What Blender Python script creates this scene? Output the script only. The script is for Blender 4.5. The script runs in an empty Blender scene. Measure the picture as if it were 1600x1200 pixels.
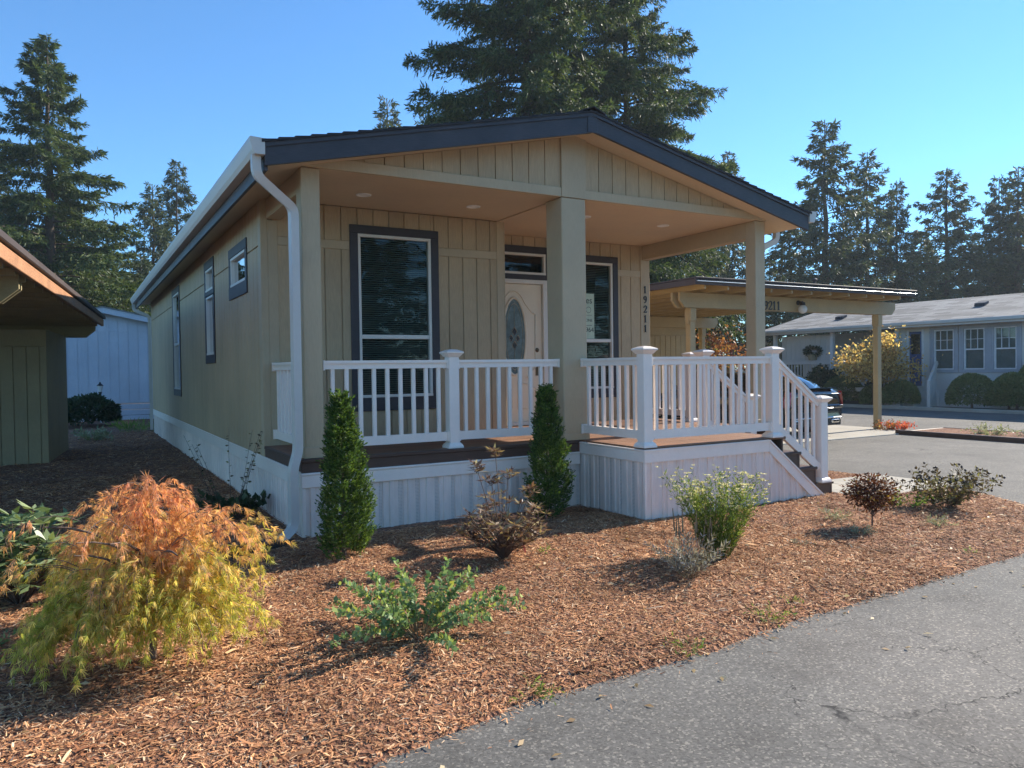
import bpy, math, random
import numpy as np
from mathutils import Vector, Matrix

# ---------------------------------------------------------------- camera, sky, sun, exposure
scene = bpy.context.scene
COL = scene.collection
rad = math.radians
YAW, PITCH, ROLL = rad(29.76), rad(-1.12), rad(-0.80)
fv = Vector((math.sin(YAW)*math.cos(PITCH), math.cos(YAW)*math.cos(PITCH), math.sin(PITCH)))
rv = Vector((math.cos(YAW), -math.sin(YAW), 0)); uv_ = rv.cross(fv)
r2 = rv*math.cos(ROLL) + uv_*math.sin(ROLL); u2 = -rv*math.sin(ROLL) + uv_*math.cos(ROLL)
cam_d = bpy.data.cameras.new('camera'); cam = bpy.data.objects.new('camera', cam_d); COL.objects.link(cam)
m = Matrix.Identity(4)
for i in range(3):
    m[i][0], m[i][1], m[i][2] = r2[i], u2[i], -fv[i]
m[0][3], m[1][3], m[2][3] = -1.840, -7.201, 1.60
cam.matrix_world = m
cam_d.sensor_width = 36; cam_d.lens = 1195/1600*36; cam_d.clip_end = 3000; cam_d.clip_start = 0.05
scene.camera = cam

SUN_AZ, SUN_EL = rad(4.0), rad(32)          # measured from +X towards +Y
world = bpy.data.worlds.new('World'); scene.world = world; world.use_nodes = True
wn = world.node_tree.nodes; wl = world.node_tree.links
bg = wn['Background']
sky = wn.new('ShaderNodeTexSky'); sky.sky_type = 'NISHITA'; sky.sun_disc = False
sky.sun_elevation = SUN_EL; sky.sun_rotation = math.pi/2 - SUN_AZ
sky.air_density = 1.0; sky.dust_density = 0.0; sky.ozone_density = 7.5; sky.altitude = 600
tint = wn.new('ShaderNodeMix'); tint.data_type = 'RGBA'; tint.blend_type = 'MULTIPLY'; tint.inputs[0].default_value = 1.0
tint.inputs[7].default_value = (0.78, 0.99, 1.0, 1)             # one even tint over the whole sky
wl.new(sky.outputs[0], tint.inputs[6]); wl.new(tint.outputs[2], bg.inputs[0]); bg.inputs[1].default_value = 0.138
sl = bpy.data.lights.new('sun', 'SUN'); sun = bpy.data.objects.new('sun', sl); COL.objects.link(sun)
sl.energy = 5.0; sl.angle = rad(0.53); sl.color = (1.0, 0.92, 0.79)
sd = Vector((math.cos(SUN_EL)*math.cos(SUN_AZ), math.cos(SUN_EL)*math.sin(SUN_AZ), math.sin(SUN_EL)))
sun.rotation_euler = sd.to_track_quat('Z', 'Y').to_euler(); sun.location = (20, 5, 20)
vs = scene.view_settings
vs.view_transform = 'Standard'; vs.look = 'None'; vs.gamma = 1; vs.use_curve_mapping = False
vs.exposure = 0.84
scene.render.engine = 'CYCLES'
scene.cycles.max_bounces = 6; scene.cycles.diffuse_bounces = 3; scene.cycles.glossy_bounces = 3
scene.cycles.transparent_max_bounces = 6; scene.cycles.transmission_bounces = 3
scene.cycles.use_denoising = True
scene.cycles.use_adaptive_sampling = True; scene.cycles.adaptive_threshold = 0.02
scene.cycles.sample_clamp_indirect = 6.0
rng = np.random.default_rng(7)
random.seed(7)

# ---------------------------------------------------------------- materials
def nd(nt, t, **kw):
    n = nt.nodes.new(t)
    for k, v in kw.items(): setattr(n, k, v)
    return n

def base_mat(name):
    mt = bpy.data.materials.new(name); mt.use_nodes = True
    nt = mt.node_tree; b = nt.nodes['Principled BSDF']
    return mt, nt, b

def ramp(nt, fac, stops):
    cr = nd(nt, 'ShaderNodeValToRGB')
    el = cr.color_ramp.elements
    while len(el) > 2: el.remove(el[-1])
    for i, (p, c) in enumerate(stops):
        if i >= len(el): el.new(p)
        el[i].position = p; el[i].color = (*c, 1)
    nt.links.new(fac, cr.inputs[0])
    return cr.outputs[0]

def mixc(nt, fac, a, b, mode='MIX'):
    mx = nd(nt, 'ShaderNodeMix', data_type='RGBA', blend_type=mode)
    for s, v in ((mx.inputs[0], fac), (mx.inputs[6], a), (mx.inputs[7], b)):
        if isinstance(v, (int, float)): s.default_value = v
        elif isinstance(v, tuple): s.default_value = (*v, 1)
        else: nt.links.new(v, s)
    return mx.outputs[2]

def coords(nt, scale=(1, 1, 1), obj=False):
    if obj:
        tc = nd(nt, 'ShaderNodeTexCoord'); src = tc.outputs['Object']
    else:
        g = nd(nt, 'ShaderNodeNewGeometry'); src = g.outputs['Position']
    mp = nd(nt, 'ShaderNodeMapping'); mp.inputs['Scale'].default_value = scale
    nt.links.new(src, mp.inputs[0])
    return mp.outputs[0]

def noise(nt, vec, scale, detail=4, rough=0.55):
    n = nd(nt, 'ShaderNodeTexNoise'); n.inputs['Scale'].default_value = scale
    n.inputs['Detail'].default_value = detail; n.inputs['Roughness'].default_value = rough
    nt.links.new(vec, n.inputs[0]); return n

def bump(nt, b, h, strength=0.3, dist=0.01):
    bp = nd(nt, 'ShaderNodeBump'); bp.inputs['Strength'].default_value = strength; bp.inputs['Distance'].default_value = dist
    nt.links.new(h, bp.inputs['Height']); nt.links.new(bp.outputs[0], b.inputs['Normal'])

def dirty(name, c, rough=0.6, var=0.18, scale=3.0, grain=(14, 14, 2), grain_amt=0.12, bump_s=0.15, island=0.0, spec=0.4):
    """painted or weathered surface: slow blotches + stretched grain + a little relief"""
    mt, nt, b = base_mat(name)
    v = coords(nt); n1 = noise(nt, v, scale, 5)
    gv = coords(nt, grain); n2 = noise(nt, gv, 6, 4)
    dk = tuple(x*(1-var) for x in c); lt = tuple(min(1, x*(1+var*0.6)) for x in c)
    col = ramp(nt, n1.outputs[0], [(0.3, dk), (0.7, lt)])
    g2 = ramp(nt, n2.outputs[0], [(0.3, (1-grain_amt,)*3), (0.7, (1+grain_amt*0.3,)*3)])
    col = mixc(nt, 1.0, col, g2, 'MULTIPLY')
    if island:
        oi = nd(nt, 'ShaderNodeObjectInfo')
        r_ = ramp(nt, oi.outputs['Random'], [(0, (1-island,)*3), (1, (1+island*0.5,)*3)])
        col = mixc(nt, 1.0, col, r_, 'MULTIPLY')
    nt.links.new(col, b.inputs['Base Color'])
    rr = nd(nt, 'ShaderNodeMapRange'); rr.inputs[3].default_value = max(0.05, rough-0.1); rr.inputs[4].default_value = min(1, rough+0.12)
    nt.links.new(n1.outputs[0], rr.inputs[0]); nt.links.new(rr.outputs[0], b.inputs['Roughness'])
    b.inputs['Specular IOR Level'].default_value = spec
    if bump_s: bump(nt, b, n2.outputs[0], bump_s, 0.004)
    return mt

def leafy(name, stops, trans=0.35, rough=0.55, attr=False, spec=0.3):
    """leaves: colour spread per leaf, part of the light passes through"""
    mt, nt, b = base_mat(name)
    if attr:
        a = nd(nt, 'ShaderNodeAttribute'); a.attribute_name = 'Col'; col = a.outputs['Color']
    else:
        g = nd(nt, 'ShaderNodeNewGeometry'); col = ramp(nt, g.outputs['Random Per Island'], stops)
    nt.links.new(col, b.inputs['Base Color']); b.inputs['Roughness'].default_value = rough
    b.inputs['Specular IOR Level'].default_value = spec
    t = nd(nt, 'ShaderNodeBsdfTranslucent'); mx = nd(nt, 'ShaderNodeMixShader'); mx.inputs[0].default_value = trans
    br = mixc(nt, 1.0, col, (1.35, 1.25, 0.7), 'MULTIPLY'); nt.links.new(br, t.inputs[0])
    nt.links.new(b.outputs[0], mx.inputs[1]); nt.links.new(t.outputs[0], mx.inputs[2])
    nt.links.new(mx.outputs[0], nt.nodes['Material Output'].inputs[0])
    return mt

def simple(name, c, rough=0.5, metal=0.0, spec=0.5, coat=0.0):
    mt, nt, b = base_mat(name)
    v = coords(nt); n = noise(nt, v, 8, 3)
    col = ramp(nt, n.outputs[0], [(0.3, tuple(x*0.9 for x in c)), (0.7, tuple(min(1, x*1.05) for x in c))])
    nt.links.new(col, b.inputs['Base Color'])
    b.inputs['Roughness'].default_value = rough; b.inputs['Metallic'].default_value = metal
    b.inputs['Specular IOR Level'].default_value = spec; b.inputs['Coat Weight'].default_value = coat
    b.inputs['Coat Roughness'].default_value = 0.03
    return mt

def glass_mat(name, tint=(0.6, 0.7, 0.68), wob=0.0):
    mt, nt, b = base_mat(name)
    tr = nd(nt, 'ShaderNodeBsdfTransparent'); tr.inputs[0].default_value = (*tint, 1)
    gl = nd(nt, 'ShaderNodeBsdfGlossy'); gl.inputs['Roughness'].default_value = 0.015
    fr = nd(nt, 'ShaderNodeFresnel'); fr.inputs[0].default_value = 1.52
    mx = nd(nt, 'ShaderNodeMixShader')
    if wob:
        n = noise(nt, coords(nt), 1.5, 2); bp = nd(nt, 'ShaderNodeBump'); bp.inputs['Strength'].default_value = wob
        bp.inputs['Distance'].default_value = 0.02
        nt.links.new(n.outputs[0], bp.inputs['Height']); nt.links.new(bp.outputs[0], gl.inputs['Normal'])
    nt.links.new(fr.outputs[0], mx.inputs[0]); nt.links.new(tr.outputs[0], mx.inputs[1]); nt.links.new(gl.outputs[0], mx.inputs[2])
    nt.links.new(mx.outputs[0], nt.nodes['Material Output'].inputs[0])
    return mt

M = {}
M['siding'] = dirty('siding', (0.51, 0.37, 0.215), 0.62, 0.15, 0.9, (22, 22, 1.6), 0.16, 0.4, 0.07)
M['siding_flat'] = dirty('siding_flat', (0.50, 0.385, 0.24), 0.6, 0.10, 1.5, (20, 20, 2), 0.08, 0.2)
M['ceiling'] = dirty('ceiling', (0.64, 0.49, 0.32), 0.6, 0.08, 1.0, (2, 20, 20), 0.10, 0.2)
M['darktrim'] = dirty('darktrim', (0.052, 0.046, 0.050), 0.55, 0.2, 3, (2, 20, 20), 0.2, 0.3)
M['barge'] = dirty('barge', (0.060, 0.056, 0.062), 0.5, 0.25, 2.5, (2, 20, 26), 0.3, 0.5)
M['vinyl'] = dirty('vinyl', (0.91, 0.80, 0.70), 0.38, 0.05, 2.0, (3, 3, 3), 0.03, 0.0)
M['skirt'] = dirty('skirt', (0.87, 0.74, 0.645), 0.45, 0.13, 1.2, (6, 6, 1.0), 0.10, 0.05)
def vent_mat():
    mt, nt, b = base_mat('skirt_vent')
    vo = nd(nt, 'ShaderNodeTexVoronoi'); vo.inputs['Scale'].default_value = 70; vo.inputs['Randomness'].default_value = 0.0
    nt.links.new(coords(nt), vo.inputs[0])
    c = ramp(nt, vo.outputs['Distance'], [(0.22, (0.10, 0.09, 0.08)), (0.34, (0.78, 0.69, 0.62))])
    nt.links.new(c, b.inputs['Base Color']); b.inputs['Roughness'].default_value = 0.5
    return mt
M['skirt_vent'] = vent_mat()
M['gutter'] = dirty('gutter', (0.60, 0.565, 0.505), 0.4, 0.06, 2.0, (3, 3, 3), 0.04, 0.0)
M['deck'] = dirty('deck', (0.27, 0.135, 0.075), 0.6, 0.2, 2.0, (1.2, 30, 30), 0.25, 0.4, 0.18)
M['rim'] = dirty('rim', (0.105, 0.058, 0.040), 0.55, 0.2, 2.0, (1.2, 20, 20), 0.25, 0.4)
M['door'] = dirty('door', (0.80, 0.68, 0.50), 0.45, 0.05, 2.0, (6, 6, 6), 0.03, 0.0)
M['frame'] = dirty('frame', (0.72, 0.68, 0.60), 0.45, 0.05, 2.0, (4, 4, 4), 0.03, 0.0)
M['glass'] = glass_mat('glass', (0.50, 0.58, 0.54), 0.15)
M['glass_clear'] = glass_mat('glass_clear', (0.75, 0.8, 0.8), 0.05)
M['frost'] = dirty('frost', (0.16, 0.22, 0.21), 0.25, 0.35, 9, (30, 30, 30), 0.3, 0.6)
M['lead'] = simple('lead', (0.55, 0.5, 0.38), 0.35, 0.8)
M['blind'] = dirty('blind', (0.34, 0.37, 0.33), 0.6, 0.08, 3, (2, 2, 40), 0.05, 0.0)
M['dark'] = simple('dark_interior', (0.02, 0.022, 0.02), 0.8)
M['brass'] = simple('bronze', (0.16, 0.11, 0.07), 0.35, 0.9)
M['black'] = simple('black_plastic', (0.018, 0.018, 0.02), 0.4)
M['shingle'] = dirty('shingle', (0.045, 0.043, 0.045), 0.9, 0.3, 4, (60, 60, 60), 0.35, 0.6, 0.25)
M['lightdisc'] = simple('lightdisc', (0.92, 0.90, 0.86), 0.35)
M['carport'] = dirty('carport_paint', (0.47, 0.355, 0.19), 0.6, 0.12, 1.5, (3, 10, 10), 0.10, 0.2)
M['carport_roof'] = dirty('carport_roof', (0.085, 0.062, 0.055), 0.6, 0.2, 1.5, (3, 3, 3), 0.1, 0.2)
M['chromeline'] = simple('metal_flashing', (0.75, 0.75, 0.74), 0.35, 0.85)
M['olive'] = dirty('olive_paint', (0.36, 0.28, 0.155), 0.65, 0.15, 1.5, (20, 20, 2), 0.12, 0.25, 0.05)
M['olive_lite'] = dirty('olive_lite', (0.42, 0.345, 0.19), 0.6, 0.12, 1.5, (3, 10, 10), 0.1, 0.2)
M['rawwood'] = dirty('raw_wood', (0.50, 0.25, 0.13), 0.65, 0.25, 2.5, (20, 1.5, 20), 0.3, 0.3)
M['bluewhite'] = dirty('pale_siding', (0.60, 0.61, 0.66), 0.6, 0.08, 1.2, (12, 12, 1.2), 0.08, 0.2, 0.05)
M['palegrey'] = dirty('grey_siding', (0.68, 0.65, 0.60), 0.6, 0.08, 1.0, (10, 10, 1.5), 0.06, 0.1, 0.04)
M['shutter'] = dirty('shutter', (0.42, 0.44, 0.48), 0.55, 0.1, 2, (20, 20, 2), 0.1, 0.1)
M['bluedoor'] = simple('blue_door', (0.05, 0.10, 0.26), 0.4)
M['concrete'] = dirty('concrete', (0.44, 0.40, 0.33), 0.8, 0.18, 1.3, (9, 9, 9), 0.15, 0.3)
M['bark'] = dirty('bark', (0.10, 0.075, 0.055), 0.9, 0.35, 3, (6, 6, 1.2), 0.4, 1.0)
M['twig'] = dirty('twig', (0.15, 0.10, 0.075), 0.8, 0.3, 8, (10, 10, 10), 0.3, 0.3)
M['dry'] = dirty('dry_stalk', (0.30, 0.21, 0.11), 0.8, 0.3, 9, (10, 10, 10), 0.3, 0.2)
M['earth'] = dirty('earth', (0.09, 0.075, 0.05), 0.95, 0.4, 0.7, (4, 4, 4), 0.4, 0.6)
M['pink'] = simple('pink_tape', (0.75, 0.13, 0.10), 0.5)
M['carpaint'] = simple('car_paint', (0.006, 0.006, 0.008), 0.12, 0.0, 0.6, 1.0)
M['carglass'] = simple('car_glass', (0.01, 0.012, 0.015), 0.03, 0.0, 0.8, 1.0)
M['chrome'] = simple('chrome', (0.82, 0.82, 0.84), 0.12, 1.0)
M['silver'] = simple('silver_rim', (0.5, 0.5, 0.52), 0.3, 0.9)
M['tyre'] = simple('tyre', (0.02, 0.02, 0.02), 0.85)
M['red'] = simple('tail_lamp', (0.36, 0.015, 0.02), 0.12, 0.0, 0.6, 1.0)
M['paper'] = simple('paper', (0.52, 0.62, 0.47), 0.7)
M['ink'] = simple('ink', (0.03, 0.045, 0.04), 0.6)
M['globe'] = simple('globe_glass', (0.72, 0.70, 0.64), 0.25)
M['white'] = simple('white_paint', (0.78, 0.78, 0.78), 0.5)
M['rock'] = dirty('rock', (0.42, 0.40, 0.37), 0.9, 0.2, 4, (9, 9, 9), 0.2, 0.5)

def grey_roof():
    mt, nt, b = base_mat('grey_shingle')
    v = coords(nt, (1, 1, 1)); br = nd(nt, 'ShaderNodeTexBrick')
    mp = nd(nt, 'ShaderNodeMapping'); mp.inputs['Rotation'].default_value = (0, 0, math.pi/2)
    nt.links.new(v, mp.inputs[0]); nt.links.new(mp.outputs[0], br.inputs[0])
    br.inputs['Scale'].default_value = 1.0; br.inputs['Brick Width'].default_value = 0.62; br.inputs['Row Height'].default_value = 0.24
    br.inputs['Mortar Size'].default_value = 0.006; br.inputs['Color1'].default_value = (0.13, 0.125, 0.12, 1)
    br.inputs['Color2'].default_value = (0.31, 0.30, 0.285, 1); br.inputs['Mortar'].default_value = (0.09, 0.09, 0.09, 1)
    n = noise(nt, v, 30, 3); col = mixc(nt, 0.25, br.outputs[0], n.outputs[0], 'OVERLAY')
    nt.links.new(col, b.inputs['Base Color']); b.inputs['Roughness'].default_value = 0.9
    bump(nt, b, br.outputs[1], -0.6, 0.01)
    return mt
M['grey_roof'] = grey_roof()

def asphalt_mat():
    mt, nt, b = base_mat('asphalt')
    v = coords(nt)
    big = noise(nt, v, 0.55, 5, 0.6); fine = noise(nt, v, 210, 2, 0.6); mid = noise(nt, v, 38, 4, 0.7)
    c = ramp(nt, big.outputs[0], [(0.3, (0.118, 0.110, 0.098)), (0.72, (0.178, 0.166, 0.148))])
    c = mixc(nt, 0.55, c, ramp(nt, mid.outputs[0], [(0.3, (0.72,)*3), (0.7, (1.25,)*3)]), 'MULTIPLY')
    vo = nd(nt, 'ShaderNodeTexVoronoi'); vo.inputs['Scale'].default_value = 95; nt.links.new(v, vo.inputs[0])
    sep = nd(nt, 'ShaderNodeSeparateColor'); nt.links.new(vo.outputs['Color'], sep.inputs[0])
    st = ramp(nt, sep.outputs[0], [(0.0, (0.60,)*3), (0.45, (0.92,)*3), (0.86, (1.1,)*3), (0.93, (1.9, 1.85, 1.75))])
    c = mixc(nt, 0.85, c, st, 'MULTIPLY')
    stn = noise(nt, v, 1.7, 6, 0.7); c = mixc(nt, 0.75, c, ramp(nt, stn.outputs[0], [(0.34, (0.74, 0.73, 0.72)), (0.5, (1.0,)*3), (0.66, (1.13, 1.12, 1.10))]), 'MULTIPLY')
    # cracks with a shape of their own: warped cell borders, only where the surface has broken up
    wv = noise(nt, v, 3.2, 4, 0.7)
    add = nd(nt, 'ShaderNodeVectorMath', operation='MULTIPLY_ADD')
    nt.links.new(wv.outputs[1], add.inputs[0]); add.inputs[1].default_value = (0.42, 0.42, 0); nt.links.new(v, add.inputs[2])
    vc = nd(nt, 'ShaderNodeTexVoronoi', feature='DISTANCE_TO_EDGE'); vc.inputs['Scale'].default_value = 1.15
    nt.links.new(add.outputs[0], vc.inputs[0])
    line = ramp(nt, vc.outputs['Distance'], [(0.0, (1, 1, 1)), (0.0065, (0, 0, 0))])
    gate = noise(nt, v, 1.1, 3, 0.6)
    gt = ramp(nt, gate.outputs[0], [(0.52, (0, 0, 0)), (0.60, (1, 1, 1))])
    # a worn, broken patch of the lane
    ds = nd(nt, 'ShaderNodeVectorMath', operation='DISTANCE'); nt.links.new(v, ds.inputs[0]); ds.inputs[1].default_value = (2.3, -5.2, 0)
    wp = nd(nt, 'ShaderNodeMath', operation='MULTIPLY_ADD'); nt.links.new(gate.outputs[0], wp.inputs[0]); wp.inputs[1].default_value = 1.6; nt.links.new(ds.outputs['Value'], wp.inputs[2])
    mr = nd(nt, 'ShaderNodeMapRange'); mr.inputs[1].default_value = 1.5; mr.inputs[2].default_value = 2.3; mr.inputs[3].default_value = 1; mr.inputs[4].default_value = 0
    nt.links.new(wp.outputs[0], mr.inputs[0])
    gt = mixc(nt, 1.0, gt, mr.outputs[0], 'ADD')
    pale = mixc(nt, 1.0, c, (1.16, 1.12, 1.10), 'MULTIPLY'); hf = nd(nt, 'ShaderNodeMath', operation='MULTIPLY'); nt.links.new(mr.outputs[0], hf.inputs[0]); hf.inputs[1].default_value = 0.8
    c = mixc(nt, hf.outputs[0], c, pale)
    msk = mixc(nt, 1.0, line, gt, 'MULTIPLY')
    c = mixc(nt, msk, c, (0.025, 0.023, 0.022))
    nt.links.new(c, b.inputs['Base Color']); b.inputs['Roughness'].default_value = 0.85
    b.inputs['Specular IOR Level'].default_value = 0.35
    hgt = mixc(nt, 0.5, fine.outputs[0], sep.outputs[0]); bump(nt, b, hgt, 0.55, 0.004)
    return mt
M['asphalt'] = asphalt_mat()

def mulch_mat():
    mt, nt, b = base_mat('mulch_bed')
    v = coords(nt)
    vo = nd(nt, 'ShaderNodeTexVoronoi'); vo.inputs['Scale'].default_value = 42; nt.links.new(v, vo.inputs[0])
    sep = nd(nt, 'ShaderNodeSeparateColor'); nt.links.new(vo.outputs['Color'], sep.inputs[0])
    c = ramp(nt, sep.outputs[0], [(0, (0.09, 0.040, 0.023)), (0.5, (0.24, 0.105, 0.056)), (0.9, (0.42, 0.20, 0.105))])
    n = noise(nt, v, 1.4, 4); c = mixc(nt, 0.5, c, ramp(nt, n.outputs[0], [(0.3, (0.7,)*3), (0.7, (1.2,)*3)]), 'MULTIPLY')
    nt.links.new(c, b.inputs['Base Color']); b.inputs['Roughness'].default_value = 0.95
    bump(nt, b, vo.outputs['Distance'], 0.9, 0.02)
    return mt
M['mulch'] = mulch_mat()

def chip_mat():
    mt, nt, b = base_mat('bark_chips')
    g = nd(nt, 'ShaderNodeNewGeometry')
    c = ramp(nt, g.outputs['Random Per Island'], [(0, (0.13, 0.055, 0.031)), (0.22, (0.32, 0.13, 0.060)), (0.55, (0.56, 0.27, 0.125)),
                                                   (0.85, (0.72, 0.41, 0.205)), (1.0, (0.74, 0.55, 0.36))])
    n = noise(nt, coords(nt), 1.6, 4, 0.65); c = mixc(nt, 0.8, c, ramp(nt, n.outputs[0], [(0.32, (0.50, 0.47, 0.45)), (0.5, (1.0,)*3), (0.68, (1.28, 1.26, 1.22))]), 'MULTIPLY')
    nt.links.new(c, b.inputs['Base Color']); b.inputs['Roughness'].default_value = 0.8; b.inputs['Specular IOR Level'].default_value = 0.15
    return mt
M['chips'] = chip_mat()

M['needle'] = leafy('needles', [(0, (0.026, 0.050, 0.018)), (0.5, (0.060, 0.098, 0.032)), (1, (0.13, 0.165, 0.055))], 0.30)
M['needle_far'] = leafy('needles_far', [(0, (0.030, 0.050, 0.026)), (0.5, (0.058, 0.085, 0.040)), (1, (0.11, 0.13, 0.06))], 0.30)
M['thuja'] = leafy('thuja', [(0, (0.025, 0.060, 0.014)), (0.5, (0.065, 0.13, 0.026)), (1, (0.16, 0.25, 0.05))], 0.38)
M['maple'] = leafy('maple_leaf', None, 0.58, 0.5, True)
M['rhodo'] = leafy('rhodo_leaf', [(0, (0.09, 0.14, 0.06)), (0.6, (0.20, 0.27, 0.12)), (1, (0.34, 0.40, 0.20))], 0.25, 0.35)
M['bronze_leaf'] = leafy('bronze_leaf', [(0, (0.10, 0.055, 0.045)), (0.45, (0.20, 0.12, 0.085)), (0.75, (0.30, 0.22, 0.13)), (1, (0.42, 0.36, 0.18))], 0.3, 0.4)
M['glaucous'] = leafy('glaucous_leaf', [(0, (0.09, 0.17, 0.075)), (0.6, (0.19, 0.30, 0.14)), (0.85, (0.30, 0.42, 0.16)), (1, (0.46, 0.50, 0.12))], 0.35, 0.5)
M['daisy_leaf'] = leafy('daisy_leaf', [(0, (0.07, 0.12, 0.025)), (0.6, (0.15, 0.22, 0.045)), (1, (0.28, 0.33, 0.08))], 0.4)
M['petal'] = leafy('petal', [(0, (0.55, 0.52, 0.28)), (0.6, (0.72, 0.68, 0.42)), (1, (0.82, 0.80, 0.62))], 0.35)
M['petal_dry'] = leafy('dry_leaf', [(0, (0.30, 0.18, 0.08)), (0.5, (0.52, 0.36, 0.17)), (1, (0.66, 0.55, 0.36))], 0.25)
M['grey_leaf'] = leafy('grey_leaf', [(0, (0.16, 0.15, 0.13)), (0.6, (0.30, 0.29, 0.27)), (1, (0.46, 0.45, 0.42))], 0.3)
M['sage_leaf'] = leafy('sage_leaf', [(0, (0.20, 0.24, 0.15)), (1, (0.42, 0.45, 0.33))], 0.3)
M['redmaple'] = leafy('red_maple_leaf', [(0, (0.06, 0.022, 0.014)), (0.7, (0.13, 0.045, 0.022)), (0.92, (0.22, 0.08, 0.03)), (1, (0.42, 0.30, 0.05))], 0.35)
M['brown_leaf'] = leafy('withered_leaf', [(0, (0.05, 0.035, 0.02)), (0.6, (0.13, 0.10, 0.05)), (1, (0.26, 0.26, 0.09))], 0.3)
M['weed'] = leafy('weed_leaf', [(0, (0.10, 0.18, 0.03)), (1, (0.30, 0.38, 0.10))], 0.4)
M['dark_leaf'] = leafy('dark_leaf', [(0, (0.025, 0.045, 0.02)), (1, (0.075, 0.11, 0.05))], 0.2)
M['box_leaf'] = leafy('clipped_leaf', [(0, (0.10, 0.135, 0.045)), (1, (0.24, 0.28, 0.11))], 0.25)
M['gold_leaf'] = leafy('gold_leaf', [(0, (0.30, 0.18, 0.08)), (0.5, (0.62, 0.44, 0.18)), (1, (0.82, 0.66, 0.32))], 0.55)
M['rust_leaf'] = leafy('rust_leaf', [(0, (0.16, 0.05, 0.03)), (0.5, (0.30, 0.12, 0.06)), (0.85, (0.45, 0.22, 0.07)), (1, (0.25, 0.28, 0.08))], 0.45)
M['red_leaf'] = leafy('red_leaf', [(0, (0.45, 0.06, 0.05)), (1, (0.75, 0.16, 0.10))], 0.4)

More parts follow.
